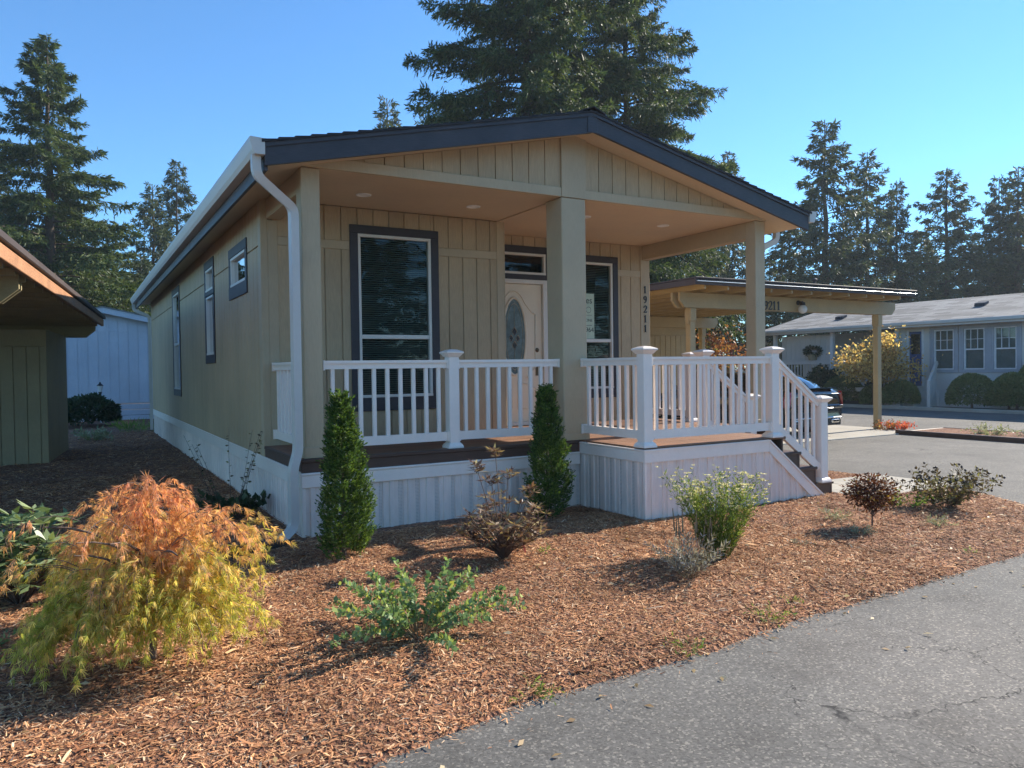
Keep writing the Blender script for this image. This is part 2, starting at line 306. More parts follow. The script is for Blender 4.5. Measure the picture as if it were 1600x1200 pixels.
# ---------------------------------------------------------------- mesh helpers
class MB:
    def __init__(s): s.v = []; s.f = []
    def quad(s, a, b, c, d):
        n = len(s.v); s.v += [a, b, c, d]; s.f.append((n, n+1, n+2, n+3)); return s
    def poly(s, pts):
        n = len(s.v); s.v += [tuple(p) for p in pts]; s.f.append(tuple(range(n, n+len(pts)))); return s
    def box(s, x0, x1, y0, y1, z0, z1):
        n = len(s.v)
        s.v += [(x0, y0, z0), (x1, y0, z0), (x1, y1, z0), (x0, y1, z0), (x0, y0, z1), (x1, y0, z1), (x1, y1, z1), (x0, y1, z1)]
        s.f += [tuple(n+i for i in q) for q in ((0, 3, 2, 1), (4, 5, 6, 7), (0, 1, 5, 4), (1, 2, 6, 5), (2, 3, 7, 6), (3, 0, 4, 7))]
        return s
    def cbox(s, x0, x1, y0, y1, z0, z1, c=0.004):
        """box with chamfered edges"""
        c = min(c, (x1-x0)*.3, (y1-y0)*.3, (z1-z0)*.3)
        lo = (x0, y0, z0); hi = (x1, y1, z1); n = len(s.v); idx = {}
        for ix in (0, 1):
            for iy in (0, 1):
                for iz in (0, 1):
                    for ax in range(3):
                        p = []
                        for k, i in enumerate((ix, iy, iz)):
                            q = hi[k] if i else lo[k]
                            if k != ax: q += -c if i else c
                            p.append(q)
                        idx[(ix, iy, iz, ax)] = len(s.v); s.v.append(tuple(p))
        for ax in range(3):
            o = [k for k in range(3) if k != ax]
            for sd_ in (0, 1):
                ring = []
                for a, b in ((0, 0), (1, 0), (1, 1), (0, 1)):
                    t = [0, 0, 0]; t[ax] = sd_; t[o[0]] = a; t[o[1]] = b; ring.append(idx[(*t, ax)])
                flip = (sd_ == 0) != (ax == 1)
                s.f.append(tuple(ring[::-1] if flip else ring))
            for a in (0, 1):
                for b in (0, 1):
                    t0 = [0, 0, 0]; t0[o[0]] = a; t0[o[1]] = b; t1 = list(t0); t1[ax] = 1
                    s.f.append((idx[(*t0, o[0])], idx[(*t1, o[0])], idx[(*t1, o[1])], idx[(*t0, o[1])]))
        for ix in (0, 1):
            for iy in (0, 1):
                for iz in (0, 1):
                    s.f.append(tuple(idx[(ix, iy, iz, a)] for a in range(3)))
        return s
    def prism(s, pts, axis, a0, a1):
        """polygon pts (2D) pushed along axis: 0 -> (y,z), 1 -> (x,z), 2 -> (x,y)"""
        def P(p, a): return (a, p[0], p[1]) if axis == 0 else (p[0], a, p[1]) if axis == 1 else (p[0], p[1], a)
        n = len(s.v); k = len(pts)
        s.v += [P(p, a0) for p in pts] + [P(p, a1) for p in pts]
        s.f.append(tuple(n+i for i in range(k))[::-1]); s.f.append(tuple(n+k+i for i in range(k)))
        for i in range(k):
            j = (i+1) % k; s.f.append((n+i, n+j, n+k+j, n+k+i))
        return s
    def tube(s, path, r, seg=8, cap=True, sq=None):
        """round tube (or rectangular one, sq=(w,h)) along a path; r may be a list"""
        path = [Vector(p) for p in path]; k = len(path); rr = r if isinstance(r, (list, tuple)) else [r]*k
        n = len(s.v); prev = None; S = 4 if sq else seg
        for i, p in enumerate(path):
            d = (path[min(i+1, k-1)] - path[max(i-1, 0)])
            if d.length < 1e-9: d = Vector((0, 0, 1))
            d.normalize()
            ref = prev if prev is not None else (Vector((0, 1, 0)) if abs(d.y) < .9 else Vector((1, 0, 0)))
            a = (ref - d*ref.dot(d)); a.normalize(); b = d.cross(a); prev = a
            if sq:
                for sx, sy in ((1, 1), (-1, 1), (-1, -1), (1, -1)): s.v.append(tuple(p + a*sx*sq[0]/2 + b*sy*sq[1]/2))
            else:
                for q in range(seg):
                    t = 2*math.pi*q/seg; s.v.append(tuple(p + (a*math.cos(t) + b*math.sin(t))*rr[i]))
        for i in range(k-1):
            for q in range(S):
                w = (q+1) % S; s.f.append((n+i*S+q, n+i*S+w, n+(i+1)*S+w, n+(i+1)*S+q))
        if cap:
            s.f.append(tuple(n+q for q in range(S))[::-1]); s.f.append(tuple(n+(k-1)*S+q for q in range(S)))
        return s
    def lathe(s, prof, c=(0, 0, 0), seg=16, axis=2):
        n = len(s.v); k = len(prof)
        for r, h in prof:
            for q in range(seg):
                t = 2*math.pi*q/seg; a, b = r*math.cos(t), r*math.sin(t)
                p = (a, b, h) if axis == 2 else (h, a, b) if axis == 0 else (a, h, b)
                s.v.append((p[0]+c[0], p[1]+c[1], p[2]+c[2]))
        for i in range(k-1):
            for q in range(seg):
                w = (q+1) % seg; s.f.append((n+i*seg+q, n+i*seg+w, n+(i+1)*seg+w, n+(i+1)*seg+q))
        s.f.append(tuple(n+q for q in range(seg))[::-1]); s.f.append(tuple(n+(k-1)*seg+q for q in range(seg)))
        return s
    def mesh(s, name, mat, smooth=False):
        me = bpy.data.meshes.new(name); me.from_pydata(s.v, [], s.f); me.materials.append(M[mat] if isinstance(mat, str) else mat)
        if smooth: me.polygons.foreach_set('use_smooth', [True]*len(me.polygons))
        me.validate(); me.update(); return me
    def build(s, name, mat, parent=None, loc=(0, 0, 0), rz=0, smooth=False, **kw):
        return obj(name, s.mesh(name, mat, smooth), parent, loc, rz, **kw)

def obj(name, me, parent=None, loc=(0, 0, 0), rz=0, **kw):
    o = bpy.data.objects.new(name, me); COL.objects.link(o); o.location = loc; o.rotation_euler = (0, 0, rz)
    if parent is not None: o.parent = parent
    for k, v in kw.items(): o[k] = v
    return o

def thing(name, label, category, loc=(0, 0, 0), rz=0, group=None):
    o = obj(name, None, None, loc, rz); o['label'] = label; o['category'] = category
    if group: o['group'] = group
    return o

def sub(name, parent, loc=(0, 0, 0), rz=0): return obj(name, None, parent, loc, rz)

_bc = {}
def board(name, mat, parent, x0, x1, y0, y1, z0, z1, c=0.004):
    """a chamfered board; boards of one size share their mesh"""
    if x1-x0 < .004 or y1-y0 < .004 or z1-z0 < .004: return None
    k = (mat, round(x1-x0, 3), round(y1-y0, 3), round(z1-z0, 3), c)
    if k not in _bc:
        _bc[k] = MB().cbox(-k[1]/2, k[1]/2, -k[2]/2, k[2]/2, -k[3]/2, k[3]/2, c).mesh(name, mat)
    return obj(name, _bc[k], parent, ((x0+x1)/2, (y0+y1)/2, (z0+z1)/2))

def holes_rects(a0, a1, z0, z1, holes):
    A = sorted({a0, a1, *[min(max(h[i], a0), a1) for h in holes for i in (0, 1)]})
    Zs = sorted({z0, z1, *[min(max(h[i], z0), z1) for h in holes for i in (2, 3)]})
    out = []
    for i in range(len(A)-1):
        run = None
        for j in range(len(Zs)-1):
            ca, cz = (A[i]+A[i+1])/2, (Zs[j]+Zs[j+1])/2
            if any(h[0] < ca < h[1] and h[2] < cz < h[3] for h in holes):
                if run: out.append(run); run = None
            else: run = (run[0], run[1], run[2], Zs[j+1]) if run else (A[i], A[i+1], Zs[j], Zs[j+1])
        if run: out.append(run)
    return out

def siding_wall(parent, name, axis, at, face, a0, a1, z0, z1, holes, bands, mat='siding', w=0.2, gap=0.010, th=0.016):
    """wall whose vertical boards are parts; axis 'x': wall runs along x at y=at, face -1 looks to -y"""
    bm_ = MB()
    b0, b1 = (at, at+0.10) if face < 0 else (at-0.10, at)
    for r in holes_rects(a0, a1, z0, z1, holes):
        if axis == 'x': bm_.box(r[0], r[1], b0, b1, r[2], r[3])
        else: bm_.box(b0, b1, r[0], r[1], r[2], r[3])
    wl_ = bm_.build(name, mat, parent)
    f0, f1 = (at-th, at-0.001) if face < 0 else (at+0.001, at+th)
    for (zb0, zb1) in bands:
        n = max(1, round((a1-a0)/w)); ww = (a1-a0)/n
        for i in range(n):
            s0, s1 = a0+i*ww+gap/2, a0+(i+1)*ww-gap/2
            for r in holes_rects(s0, s1, zb0, zb1, holes):
                if axis == 'x': board('siding_board', mat, wl_, r[0], r[1], f0, f1, r[2], r[3], 0.005)
                else: board('siding_board', mat, wl_, f0, f1, r[0], r[1], r[2], r[3], 0.005)
    return wl_

def window(parent, axis, at, x0, x1, z0, z1, trim=0.10, rail=None, blinds=True, slider=False, trimz=None, name='window', glass='glass', fr='frame', tm='darktrim', s=-1, trim_top=None):
    """window in an opening x0..x1, z0..z1 of a wall facing s along the other axis; parts in their own frame"""
    w = sub(name, parent, (0, 0, 0))
    def bx(nm, mat, a0, a1, d0, d1, c0, c1, ch=0.004, par=None):
        # d = distance out of the wall
        e0, e1 = sorted((at+s*d0, at+s*d1))
        if axis == 'x': return board(nm, mat, par or w, a0, a1, e0, e1, c0, c1, ch)
        return board(nm, mat, par or w, e0, e1, a0, a1, c0, c1, ch)
    t = trim; tt = trim_top or trim; tb = trimz or trim
    if t:
        bx('trim', tm, x0-t, x1+t, 0.017, 0.034, z1, z1+tt); bx('trim', tm, x0-t, x1+t, 0.017, 0.034, z0-tb, z0)
        bx('trim', tm, x0-t, x0, 0.017, 0.032, z0, z1); bx('trim', tm, x1, x1+t, 0.017, 0.032, z0, z1)
    f = 0.035
    bx('frame', fr, x0, x1, -0.06, 0.026, z1-f, z1); bx('frame', fr, x0, x1, -0.06, 0.030, z0, z0+f)
    bx('frame', fr, x0, x0+f, -0.06, 0.024, z0+f, z1-f); bx('frame', fr, x1-f, x1, -0.06, 0.024, z0+f, z1-f)
    if rail: bx('sash_rail', fr, x0+f, x1-f, -0.04, 0.012, rail-0.025, rail+0.025)
    if slider: bx('sash_rail', fr, (x0+x1)/2-.015, (x0+x1)/2+.015, -0.04, 0.012, z0+f, z1-f)
    lo = [(z0+f, (rail-0.025) if rail else z1-f)] + ([(rail+0.025, z1-f)] if rail else [])
    for k, (c0, c1) in enumerate(lo):
        d = -0.022 if k == 0 else -0.010
        if axis == 'x': q = [(x0+f, at+s*d, c0), (x1-f, at+s*d, c0), (x1-f, at+s*d, c1), (x0+f, at+s*d, c1)]
        else: q = [(at+s*d, x0+f, c0), (at+s*d, x1-f, c0), (at+s*d, x1-f, c1), (at+s*d, x0+f, c1)]
        MB().poly(q).build('pane', glass, w)
    # dark room behind, and the blinds
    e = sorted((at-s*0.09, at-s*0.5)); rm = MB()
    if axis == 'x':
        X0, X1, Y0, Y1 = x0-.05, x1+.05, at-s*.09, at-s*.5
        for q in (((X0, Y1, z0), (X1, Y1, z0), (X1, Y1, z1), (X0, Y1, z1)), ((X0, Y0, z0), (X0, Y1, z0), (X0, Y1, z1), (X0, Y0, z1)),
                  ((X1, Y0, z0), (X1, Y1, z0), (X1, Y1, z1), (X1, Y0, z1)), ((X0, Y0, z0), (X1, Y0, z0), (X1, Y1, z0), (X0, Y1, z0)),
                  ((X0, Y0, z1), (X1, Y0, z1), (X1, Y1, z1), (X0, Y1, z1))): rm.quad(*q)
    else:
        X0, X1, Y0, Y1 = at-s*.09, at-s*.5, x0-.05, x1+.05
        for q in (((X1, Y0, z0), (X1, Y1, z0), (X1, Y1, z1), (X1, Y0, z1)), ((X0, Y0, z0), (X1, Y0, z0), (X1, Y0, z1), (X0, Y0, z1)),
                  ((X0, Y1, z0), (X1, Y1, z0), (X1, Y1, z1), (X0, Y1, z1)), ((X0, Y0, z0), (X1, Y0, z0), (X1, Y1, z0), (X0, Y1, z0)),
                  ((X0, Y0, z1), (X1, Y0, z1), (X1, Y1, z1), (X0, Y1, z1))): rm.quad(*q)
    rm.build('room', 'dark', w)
    if blinds:
        sb = MB(); z = z0+f+.01
        while z < z1-f:
            a, b_ = at-s*.075, at-s*.055
            if axis == 'x': sb.quad((x0+f, a, z+.018), (x1-f, a, z+.018), (x1-f, b_, z), (x0+f, b_, z))
            else: sb.quad((a, x0+f, z+.018), (a, x1-f, z+.018), (b_, x1-f, z), (b_, x0+f, z))
            z += 0.026
        sb.build('blind', 'blind', w, kind='stuff')
    return w

# ---------------------------------------------------------------- leaf and plant helpers
def nrm(a): return a/np.maximum(np.linalg.norm(a, axis=-1, keepdims=True), 1e-9)
def rvec(n, g=rng): return nrm(g.normal(size=(n, 3)))

def leaf_mesh(name, P, D, L, W, mat, N=None, col=None, fold=0.0, mid=0.45):
    """one rhombus leaf per row: base P, direction D, length L, width W"""
    P = np.asarray(P, float); n = len(P); D = nrm(np.asarray(D, float)); L = np.broadcast_to(L, (n,)); W = np.broadcast_to(W, (n,))
    if N is None: N = rvec(n)
    S = nrm(np.cross(D, N)); U = np.cross(S, D)
    v = np.empty((n, 4, 3))
    v[:, 0] = P; v[:, 2] = P + D*L[:, None]
    mid_ = P + D*(L*mid)[:, None] + U*(W*fold)[:, None]
    v[:, 1] = mid_ + S*(W/2)[:, None]; v[:, 3] = mid_ - S*(W/2)[:, None]
    me = bpy.data.meshes.new(name); me.vertices.add(4*n); me.vertices.foreach_set('co', v.reshape(-1))
    me.loops.add(4*n); me.loops.foreach_set('vertex_index', np.arange(4*n, dtype=np.int32))
    me.polygons.add(n); me.polygons.foreach_set('loop_start', np.arange(0, 4*n, 4, dtype=np.int32))
    me.materials.append(M[mat])
    if col is not None:
        a = me.color_attributes.new('Col', 'FLOAT_COLOR', 'POINT')
        c = np.ones((n, 4, 4)); c[:, :, :3] = np.asarray(col)[:, None, :]
        a.data.foreach_set('color', c.reshape(-1))
    me.update(calc_edges=True); return me

class Twigs:
    """many thin three-sided tubes in one mesh (the branches of one plant)"""
    def __init__(s): s.mb = MB()
    def add(s, path, r0, r1):
        k = len(path); s.mb.tube(path, [r0+(r1-r0)*i/(k-1) for i in range(k)], 4 if r0 < .02 else 7, cap=False)
    def build(s, name, mat, parent): return s.mb.build(name, mat, parent, smooth=True)

def conifer_meshes(seed, H, R, z0, nb, leaf, per, droop=0.35, mat='needle', irregular=0.25, wid=0.32, power=0.85, long_b=1.25):
    g = np.random.default_rng(seed)
    tw = MB(); tr = R*0.045+0.02*H*0.5
    tw.tube([(g.normal()*.02*H*t*(1-t), g.normal()*.02*H*t*(1-t), H*t) for t in np.linspace(0, 1, 9)],
            [max(.03, tr*(1-t*.96)) for t in np.linspace(0, 1, 9)], 9, cap=False)
    Ps, Ds, Ls = [], [], []
    for i in range(nb):
        t = (i+g.random())/nb; z = z0+(H*0.995-z0)*t**0.92; az = i*2.39996+g.normal()*.5
        fr_ = (H-z)/(H-z0)
        prof = fr_**power*(0.80+.35*min(1, (z-z0)/(0.12*(H-z0))))*0.92
        Lb = R*prof*(1+g.normal()*irregular)*(long_b if g.random() < .12 else 1)+0.15*leaf*4
        Lb = max(Lb, .25)
        rise = 0.30*Lb*(1-fr_)+0.10*Lb*g.random()
        dr = droop*Lb*(0.6+.6*g.random())*fr_**.4
        ts = np.linspace(0, 1, 7)
        ca, sa = math.cos(az), math.sin(az); bend = g.normal()*.15
        rr = Lb*ts; zz = z+rise*ts-dr*ts**1.7+0.10*Lb*np.maximum(0, ts-.75)*2
        xx = rr*ca-bend*Lb*ts**2*sa; yy = rr*sa+bend*Lb*ts**2*ca
        pts = np.stack([xx, yy, zz], 1)
        if Lb > .5: tw.tube([tuple(p) for p in pts[:6]], [max(.012, Lb*.012*(1-q*.8)) for q in ts[:6]], 4, cap=False)
        nt_ = max(3, int(per*Lb/R*(0.6+.8*g.random())/9)); q = 9
        u = np.minimum(0.08+0.94*g.random(nt_)**0.8, 1.0)
        c = np.stack([np.interp(u, ts, pts[:, j]) for j in range(3)], 1)
        side = np.sign(g.random(nt_)-.5)
        out = np.array([ca, sa, 0]); lat = np.array([-sa, ca, 0]); dnv = np.array([0, 0, 1.])
        lt = (Lb*0.30*(1.08-u)**.6*(.4+.6*g.random(nt_))+leaf*.7)
        td = nrm(out*(.55+.4*g.random(nt_))[:, None]+lat*(side*(.5+.7*g.random(nt_)))[:, None]+dnv*(-.15-.75*g.random(nt_)*fr_**.3+.45*(u > .93))[:, None])
        sv = (np.arange(q)+.5)/q
        pos = c[:, None, :]+td[:, None, :]*(lt[:, None]*sv[None, :])[:, :, None]
        pos[:, :, 2] -= (sv[None, :]**2)*lt[:, None]*.30*fr_**.3
        n2 = nt_*q; pos = pos.reshape(-1, 3)+g.normal(size=(n2, 3))*leaf*.10
        d = np.repeat(td, q, 0)+g.normal(size=(n2, 3))*.55+np.array([0, 0, -.25])
        Ps.append(pos); Ds.append(d); Ls.append(leaf*(.6+.8*g.random(n2)))
    P, D, L = np.concatenate(Ps), np.concatenate(Ds), np.concatenate(Ls)
    return tw.mesh('trunk', 'bark', True), leaf_mesh('crown', P, D, L, L*wid, mat, fold=.15)

def place_tree(name, meshes, label, loc, rz=0, sc=1.0, group='conifers behind the houses', cat='tree', sz=None):
    t = thing(name, label, cat, loc, rz, group); t.scale = (sc, sc, sz or sc)
    obj('trunk', meshes[0], t); obj('crown', meshes[1], t); return t

# ================================================================ GROUND
BED = [(-14, -4.45), (-3, -4.42), (-0.858, -4.245), (0.037, -4.063), (1.053, -4.05), (2.359, -3.92), (3.6, -3.86), (5.0, -3.80), (6.1, -3.58), (6.9, -3.15), (7.31, -2.65),
       (7.74, -1.89), (7.85, -1.34), (7.93, -0.32), (7.86, 0.4), (7.6, 3.2), (7.6, 24), (-14, 24)]
def seg_dist(px, py, poly):
    """signed distance, positive inside"""
    d = np.full(px.shape, 1e9); ins = np.zeros(px.shape, bool); n = len(poly)
    for i in range(n):
        x0, y0 = poly[i]; x1, y1 = poly[(i+1) % n]
        dx, dy = x1-x0, y1-y0; t = np.clip(((px-x0)*dx+(py-y0)*dy)/(dx*dx+dy*dy), 0, 1)
        d = np.minimum(d, np.hypot(px-x0-t*dx, py-y0-t*dy))
        c = ((y0 > py) != (y1 > py)) & (px < dx*(py-y0)/((dy if dy else 1e-9))+x0); ins ^= c
    return np.where(ins, d, -d)
def wav(x, y, seed, f):
    g = np.random.default_rng(seed); s = 0
    for k in range(7):
        a = g.random()*6.28; q = f*(0.6+1.6*g.random()); s = s+np.sin((x*math.cos(a)+y*math.sin(a))*q+g.random()*6.28)
    return s/7
def bed_h(x, y):
    d = seg_dist(x, y, BED)+0.05*wav(x, y, 3, 9)+0.02*wav(x, y, 5, 40)
    h = np.where(d > 0, 0.040*np.clip(d/0.30, 0, 1)**0.7+0.004, np.maximum(-0.05, d*0.6))
    inner = np.clip(d/0.4, 0, 1)
    return h+inner*(0.018*wav(x, y, 11, 2.2)+0.010*wav(x, y, 12, 7))

def flat(name, pts, z, mat, **kw): return MB().poly([(x, y, z) for x, y in pts]).build(name, mat, None, **kw)
flat('ground', [(-400, -400), (400, -400), (400, 400), (-400, 400)], -0.06, 'earth', kind='structure')
flat('asphalt_road', [(-60, -40), (23.4, -40), (23.4, 90), (7.0, 90), (7.0, 26), (-60, -1)], 0.0, 'asphalt', kind='structure')
gx = np.arange(-6.0, 8.5, 0.05); gy = np.concatenate([np.arange(-5.0, 0.6, 0.05), np.arange(0.6, 24.1, 0.25)])
GX, GY = np.meshgrid(gx, gy); GZ = bed_h(GX, GY)
nx, ny = len(gx), len(gy)
me = bpy.data.meshes.new('mulch_bed'); ii = np.arange(nx*ny).reshape(ny, nx)
me.from_pydata(np.stack([GX, GY, GZ], -1).reshape(-1, 3).tolist(), [], np.stack([ii[:-1, :-1], ii[:-1, 1:], ii[1:, 1:], ii[1:, :-1]], -1).reshape(-1, 4).tolist())
me.materials.append(M['mulch']); me.polygons.foreach_set('use_smooth', [True]*len(me.polygons)); me.update()
obj('mulch_bed', me, None, kind='structure')
# lawn and soil to the far left and behind
flat('back_soil', [(-30, -4.4), (-6.0, -4.4), (-6.0, 40), (-30, 40)], 0.01, 'earth', kind='structure')
flat('back_path', [(-6, 24), (7.6, 24), (7.6, 40), (-6, 40)], 0.012, 'earth', kind='structure')
# concrete walk, carport slabs, neighbour's yard
wk = MB()
for i in range(3):
    for j in range(2):
        x0 = 6.12+i*.59; y0 = -1.60+j*.60
        wk.cbox(x0, x0+.583, y0, y0+.593, -.03, .055, .006)
wk.build('concrete_walk', 'concrete', None, kind='structure')
MB().cbox(8.3, 15.35, 3.45, 11.5, -.05, .025, .01).build('carport_slab', 'concrete', None, kind='structure')
flat('neighbour_yard', [(23.4, -40), (60, -40), (60, 90), (23.4, 90)], 0.015, 'earth', kind='structure')
MB().cbox(23.25, 23.4, -40, 60, -.05, .11, .02).build('kerb', 'concrete', None, kind='structure')

# bark chips: thin bent flakes
def chips(name, n, xr, yr, size, near=None, seed=1, spill=.035):
    g = np.random.default_rng(seed)
    x = g.uniform(*xr, n); y = g.uniform(*yr, n)
    d = seg_dist(x, y, BED); keep = d > g.normal(size=n)*spill-.01
    under = (x > 0.02) & (x < 6.2) & (y > 0.02); bumpout = (x > 3.16) & (x < 5.7) & (y > -1.14)
    walk = (x > 6.1) & (x < 7.9) & (y > -1.6) & (y < -.4)
    keep &= ~(under | bumpout | walk)
    x, y = x[keep], y[keep]; n = len(x)
    z = np.maximum(bed_h(x, y), 0.001)+g.random(n)*.010
    L = size*np.minimum(np.exp(g.normal(size=n)*.45), 2.0); W = L*(.10+.15*g.random(n)); a = g.random(n)*6.283+0
    el = g.normal(size=n)*.15; D = np.stack([np.cos(a)*np.cos(el), np.sin(a)*np.cos(el), np.sin(el)], 1)
    N = nrm(np.stack([g.normal(size=n)*.35, g.normal(size=n)*.35, np.ones(n)], 1))
    P = np.stack([x, y, z+np.abs(np.sin(el))*L*.5], 1)-D*(L/2)[:, None]
    S = nrm(np.cross(D, N)); U = np.cross(S, D); v = np.empty((n, 6, 3))
    for k, (t, hgt) in enumerate(((0, 0), (.5, .12), (1, 0))):
        c = P+D*(L*t)[:, None]+U*(L*hgt*g.normal(size=n)*.5)[:, None]
        wv_ = W*(.35+.65*g.random(n))/2
        v[:, k*2] = c+S*wv_[:, None]; v[:, k*2+1] = c-S*wv_[:, None]
    me = bpy.data.meshes.new(name); me.vertices.add(6*n); me.vertices.foreach_set('co', v.reshape(-1))
    b = np.arange(n)[:, None]*6
    lp = np.concatenate([b+np.array([[0, 1, 3, 2]]), b+np.array([[2, 3, 5, 4]])], 1).reshape(-1)
    me.loops.add(len(lp)); me.loops.foreach_set('vertex_index', lp.astype(np.int32))
    me.polygons.add(2*n); me.polygons.foreach_set('loop_start', np.arange(0, 8*n, 4, dtype=np.int32))
    me.materials.append(M['chips']); me.update(calc_edges=True)
    return obj(name, me, None, kind='stuff', label='reddish brown bark mulch covering the planting bed', category='mulch')
chips('bark_mulch', 245000, (-3.2, 4.0), (-4.5, -0.2), 0.024, seed=1)
chips('bark_mulch', 110000, (2.4, 8.0), (-4.0, 0.6), 0.028, seed=2)
chips('bark_mulch', 36000, (-3.2, 0.2), (-0.4, 6.0), 0.040, seed=3)
chips('bark_mulch', 12000, (-3.2, 0.2), (6.0, 16.0), 0.05, seed=4)

chips('bark_mulch', 5200, (-3.0, 7.6), (-4.4, -0.2), 0.052, seed=5)
chips('bark_mulch', 9000, (-2.0, 7.8), (-4.9, -3.0), 0.018, seed=6, spill=.16)
g_ = np.random.default_rng(77); n_ = 420; lx_ = g_.uniform(-2.6, 7.4, n_); ly_ = g_.uniform(-4.6, -.6, n_)
ok_ = ~((lx_ > 3.1) & (lx_ < 6.2) & (ly_ > -1.2)); lx_, ly_ = lx_[ok_], ly_[ok_]; n_ = len(lx_); a_ = g_.random(n_)*6.283
obj('fallen_leaves', leaf_mesh('fallen_leaves', np.stack([lx_, ly_, np.maximum(bed_h(lx_, ly_), 0)+np.where(bed_h(lx_, ly_) > 0, .022, .006)], 1), np.stack([np.cos(a_), np.sin(a_), g_.normal(size=n_)*.2], 1), .035+.03*g_.random(n_), .022, 'petal_dry',
    N=nrm(np.array([0, 0, 1.])+g_.normal(size=(n_, 3))*.4), fold=.2), None, kind='stuff', label='pale dry leaves fallen on the mulch and lane', category='leaves')

# ================================================================ THE HOUSE
home = thing('manufactured_home', 'tan manufactured home with gabled front porch, dark trim and white skirting', 'house')
ZC, ZD = 3.53, 0.78          # porch ceiling, deck top
W0, W1 = 0.0, 6.22
YW, YD, YB = 1.59, 2.40, 15.45
# --- walls with vertical board siding
trim_z = (3.03, 3.13)
win_a = (1.10, 2.04, 1.28, 3.23)
door_o = (3.17, 4.26, 0.80, 2.90); tran_o = (3.17, 4.24, 2.975, 3.285)
win_b = (4.53, 5.47, 1.28, 3.22)
siding_wall(home, 'window_wall', 'x', YW, -1, 0.11, 3.07, 0.70, ZC, [win_a], [(0.72, 3.03), (3.13, ZC-.002)])
siding_wall(home, 'door_wall', 'x', YD, -1, 3.07, W1, 0.70, ZC, [door_o, tran_o, win_b], [(0.72, 3.03), (3.13, ZC-.002)])
siding_wall(home, 'jog_wall', 'y', 3.07, 1, YW+.001, YD, 0.70, ZC, [], [(0.72, 3.03), (3.13, ZC-.002)])
side_w = [(2.42, 3.42, 2.72, 3.10), (4.90, 5.62, 2.86, 3.20), (4.90, 5.62, 1.88, 2.78), (9.16, 10.22, 1.28, 3.22)]
siding_wall(home, 'side_wall', 'y', 0.0, -1, YW, YB, 0.58, 3.60, side_w, [(0.60, 3.015), (3.03, 3.58)])
siding_wall(home, 'far_side_wall', 'y', W1, 1, YD+.1, YB, 0.58, 3.60, [], [(0.60, 3.58)], w=.4)
MB().prism([(W0+.11, .58), (W1-.11, .58), (W1-.11, 3.6), (3.14, 4.28), (W0+.11, 3.6)], 1, YB-.1, YB).build('back_wall', 'siding', home)
# trim boards and corner boards
def tb(x0, x1, y0, y1, z0, z1, nm='trim_board', mat='siding_flat'): return board(nm, mat, home, x0, x1, y0, y1, z0, z1, .004)
tb(0.17, 1.0, YW-.022, YW, *trim_z); tb(2.14, 2.97, YW-.022, YW, *trim_z)
tb(4.34, 4.43, YD-.022, YD, *trim_z); tb(5.57, 6.02, YD-.022, YD, *trim_z)
tb(2.97, 3.072, YW-.026, YW-.001, .72, ZC-.004, 'corner_board'); tb(3.0725, 3.092, YW-.024, YW+.10, .72, ZC-.004, 'corner_board')
tb(6.02, 6.20, YD-.026, YD-.001, .72, 3.30, 'corner_board')
tb(-.020, .06, YW-.026, YW-.001, .66, 3.56, 'corner_board'); tb(.06, .17, YW-.024, YW-.001, .72, 3.30, 'corner_board')
tb(-.0205, -.0165, YW-.02, YW+.10, .66, 3.56, 'corner_board')
tb(-.022, -.001, YB-.10, YB, .66, 3.56, 'corner_board')
# --- windows
window(home, 'x', YW, *win_a, rail=2.01, trimz=.16)
window(home, 'x', YD, *win_b, rail=2.02, trimz=.14)
window(home, 'x', YD, *tran_o, blinds=False, trimz=.075, name='transom_window')
window(home, 'y', 0.0, *side_w[0], trim=.10, trim_top=.12, trimz=.16, blinds=False)
window(home, 'y', 0.0, *side_w[1], trim=.10, trim_top=.13, trimz=.07, blinds=False)
window(home, 'y', 0.0, *side_w[2], trim=.10, trim_top=.005, trimz=.13, blinds=False)
window(home, 'y', 0.0, *side_w[3], trim=.10, trim_top=.12, trimz=.13, rail=2.2, blinds=True)
# --- front door: slab with embossed panels and oval leaded glass
door = sub('door', home)
DX0, DX1, DZ0, DZ1, DY = 3.235, 4.185, 0.83, 2.84, YD+.02
fm = MB().cbox(3.17, 3.235, YD-.03, YD+.08, .80, 2.90).cbox(4.185, 4.28, YD-.03, YD+.08, .80, 2.90).cbox(3.235, 4.185, YD-.03, YD+.08, 2.84, 2.90)
fm.build('door_frame', 'frame', door)
board('threshold', 'frame', door, 3.17, 4.28, YD-.09, YD+.05, .785, .83)
board('door_leaf', 'door', door, DX0+.004, DX1-.004, DY, DY+.045, DZ0, DZ1-.004)
OC = ((DX0+DX1)/2, 2.07); OA, OB = .165, .53
def oval(c, a, b, n=48): return [(c[0]+a*math.cos(2*math.pi*i/n), c[1]+b*math.sin(2*math.pi*i/n)) for i in range(n)]
MB().tube([(x, DY-.004, z) for x, z in oval(OC, OA+.03, OB+.03)]+[(OC[0]+OA+.03, DY-.004, OC[1])], .020, 6, False).build('oval_rim', 'door', door, smooth=True)
MB().prism(oval(OC, OA+.02, OB+.02), 1, DY-.006, DY-.002).build('oval_glass', 'frost', door)
lead = MB(); ly = DY-.009
lead.tube([(OC[0], ly, OC[1]+OB*.95), (OC[0], ly, OC[1]+.12)], .003, 4); lead.tube([(OC[0], ly, OC[1]-OB*.95), (OC[0], ly, OC[1]-.17)], .003, 4)
lead.tube([(x, ly, z) for x, z in oval(OC, OA*.86, OB*.9)]+[(OC[0]+OA*.86, ly, OC[1])], .0035, 4, False)
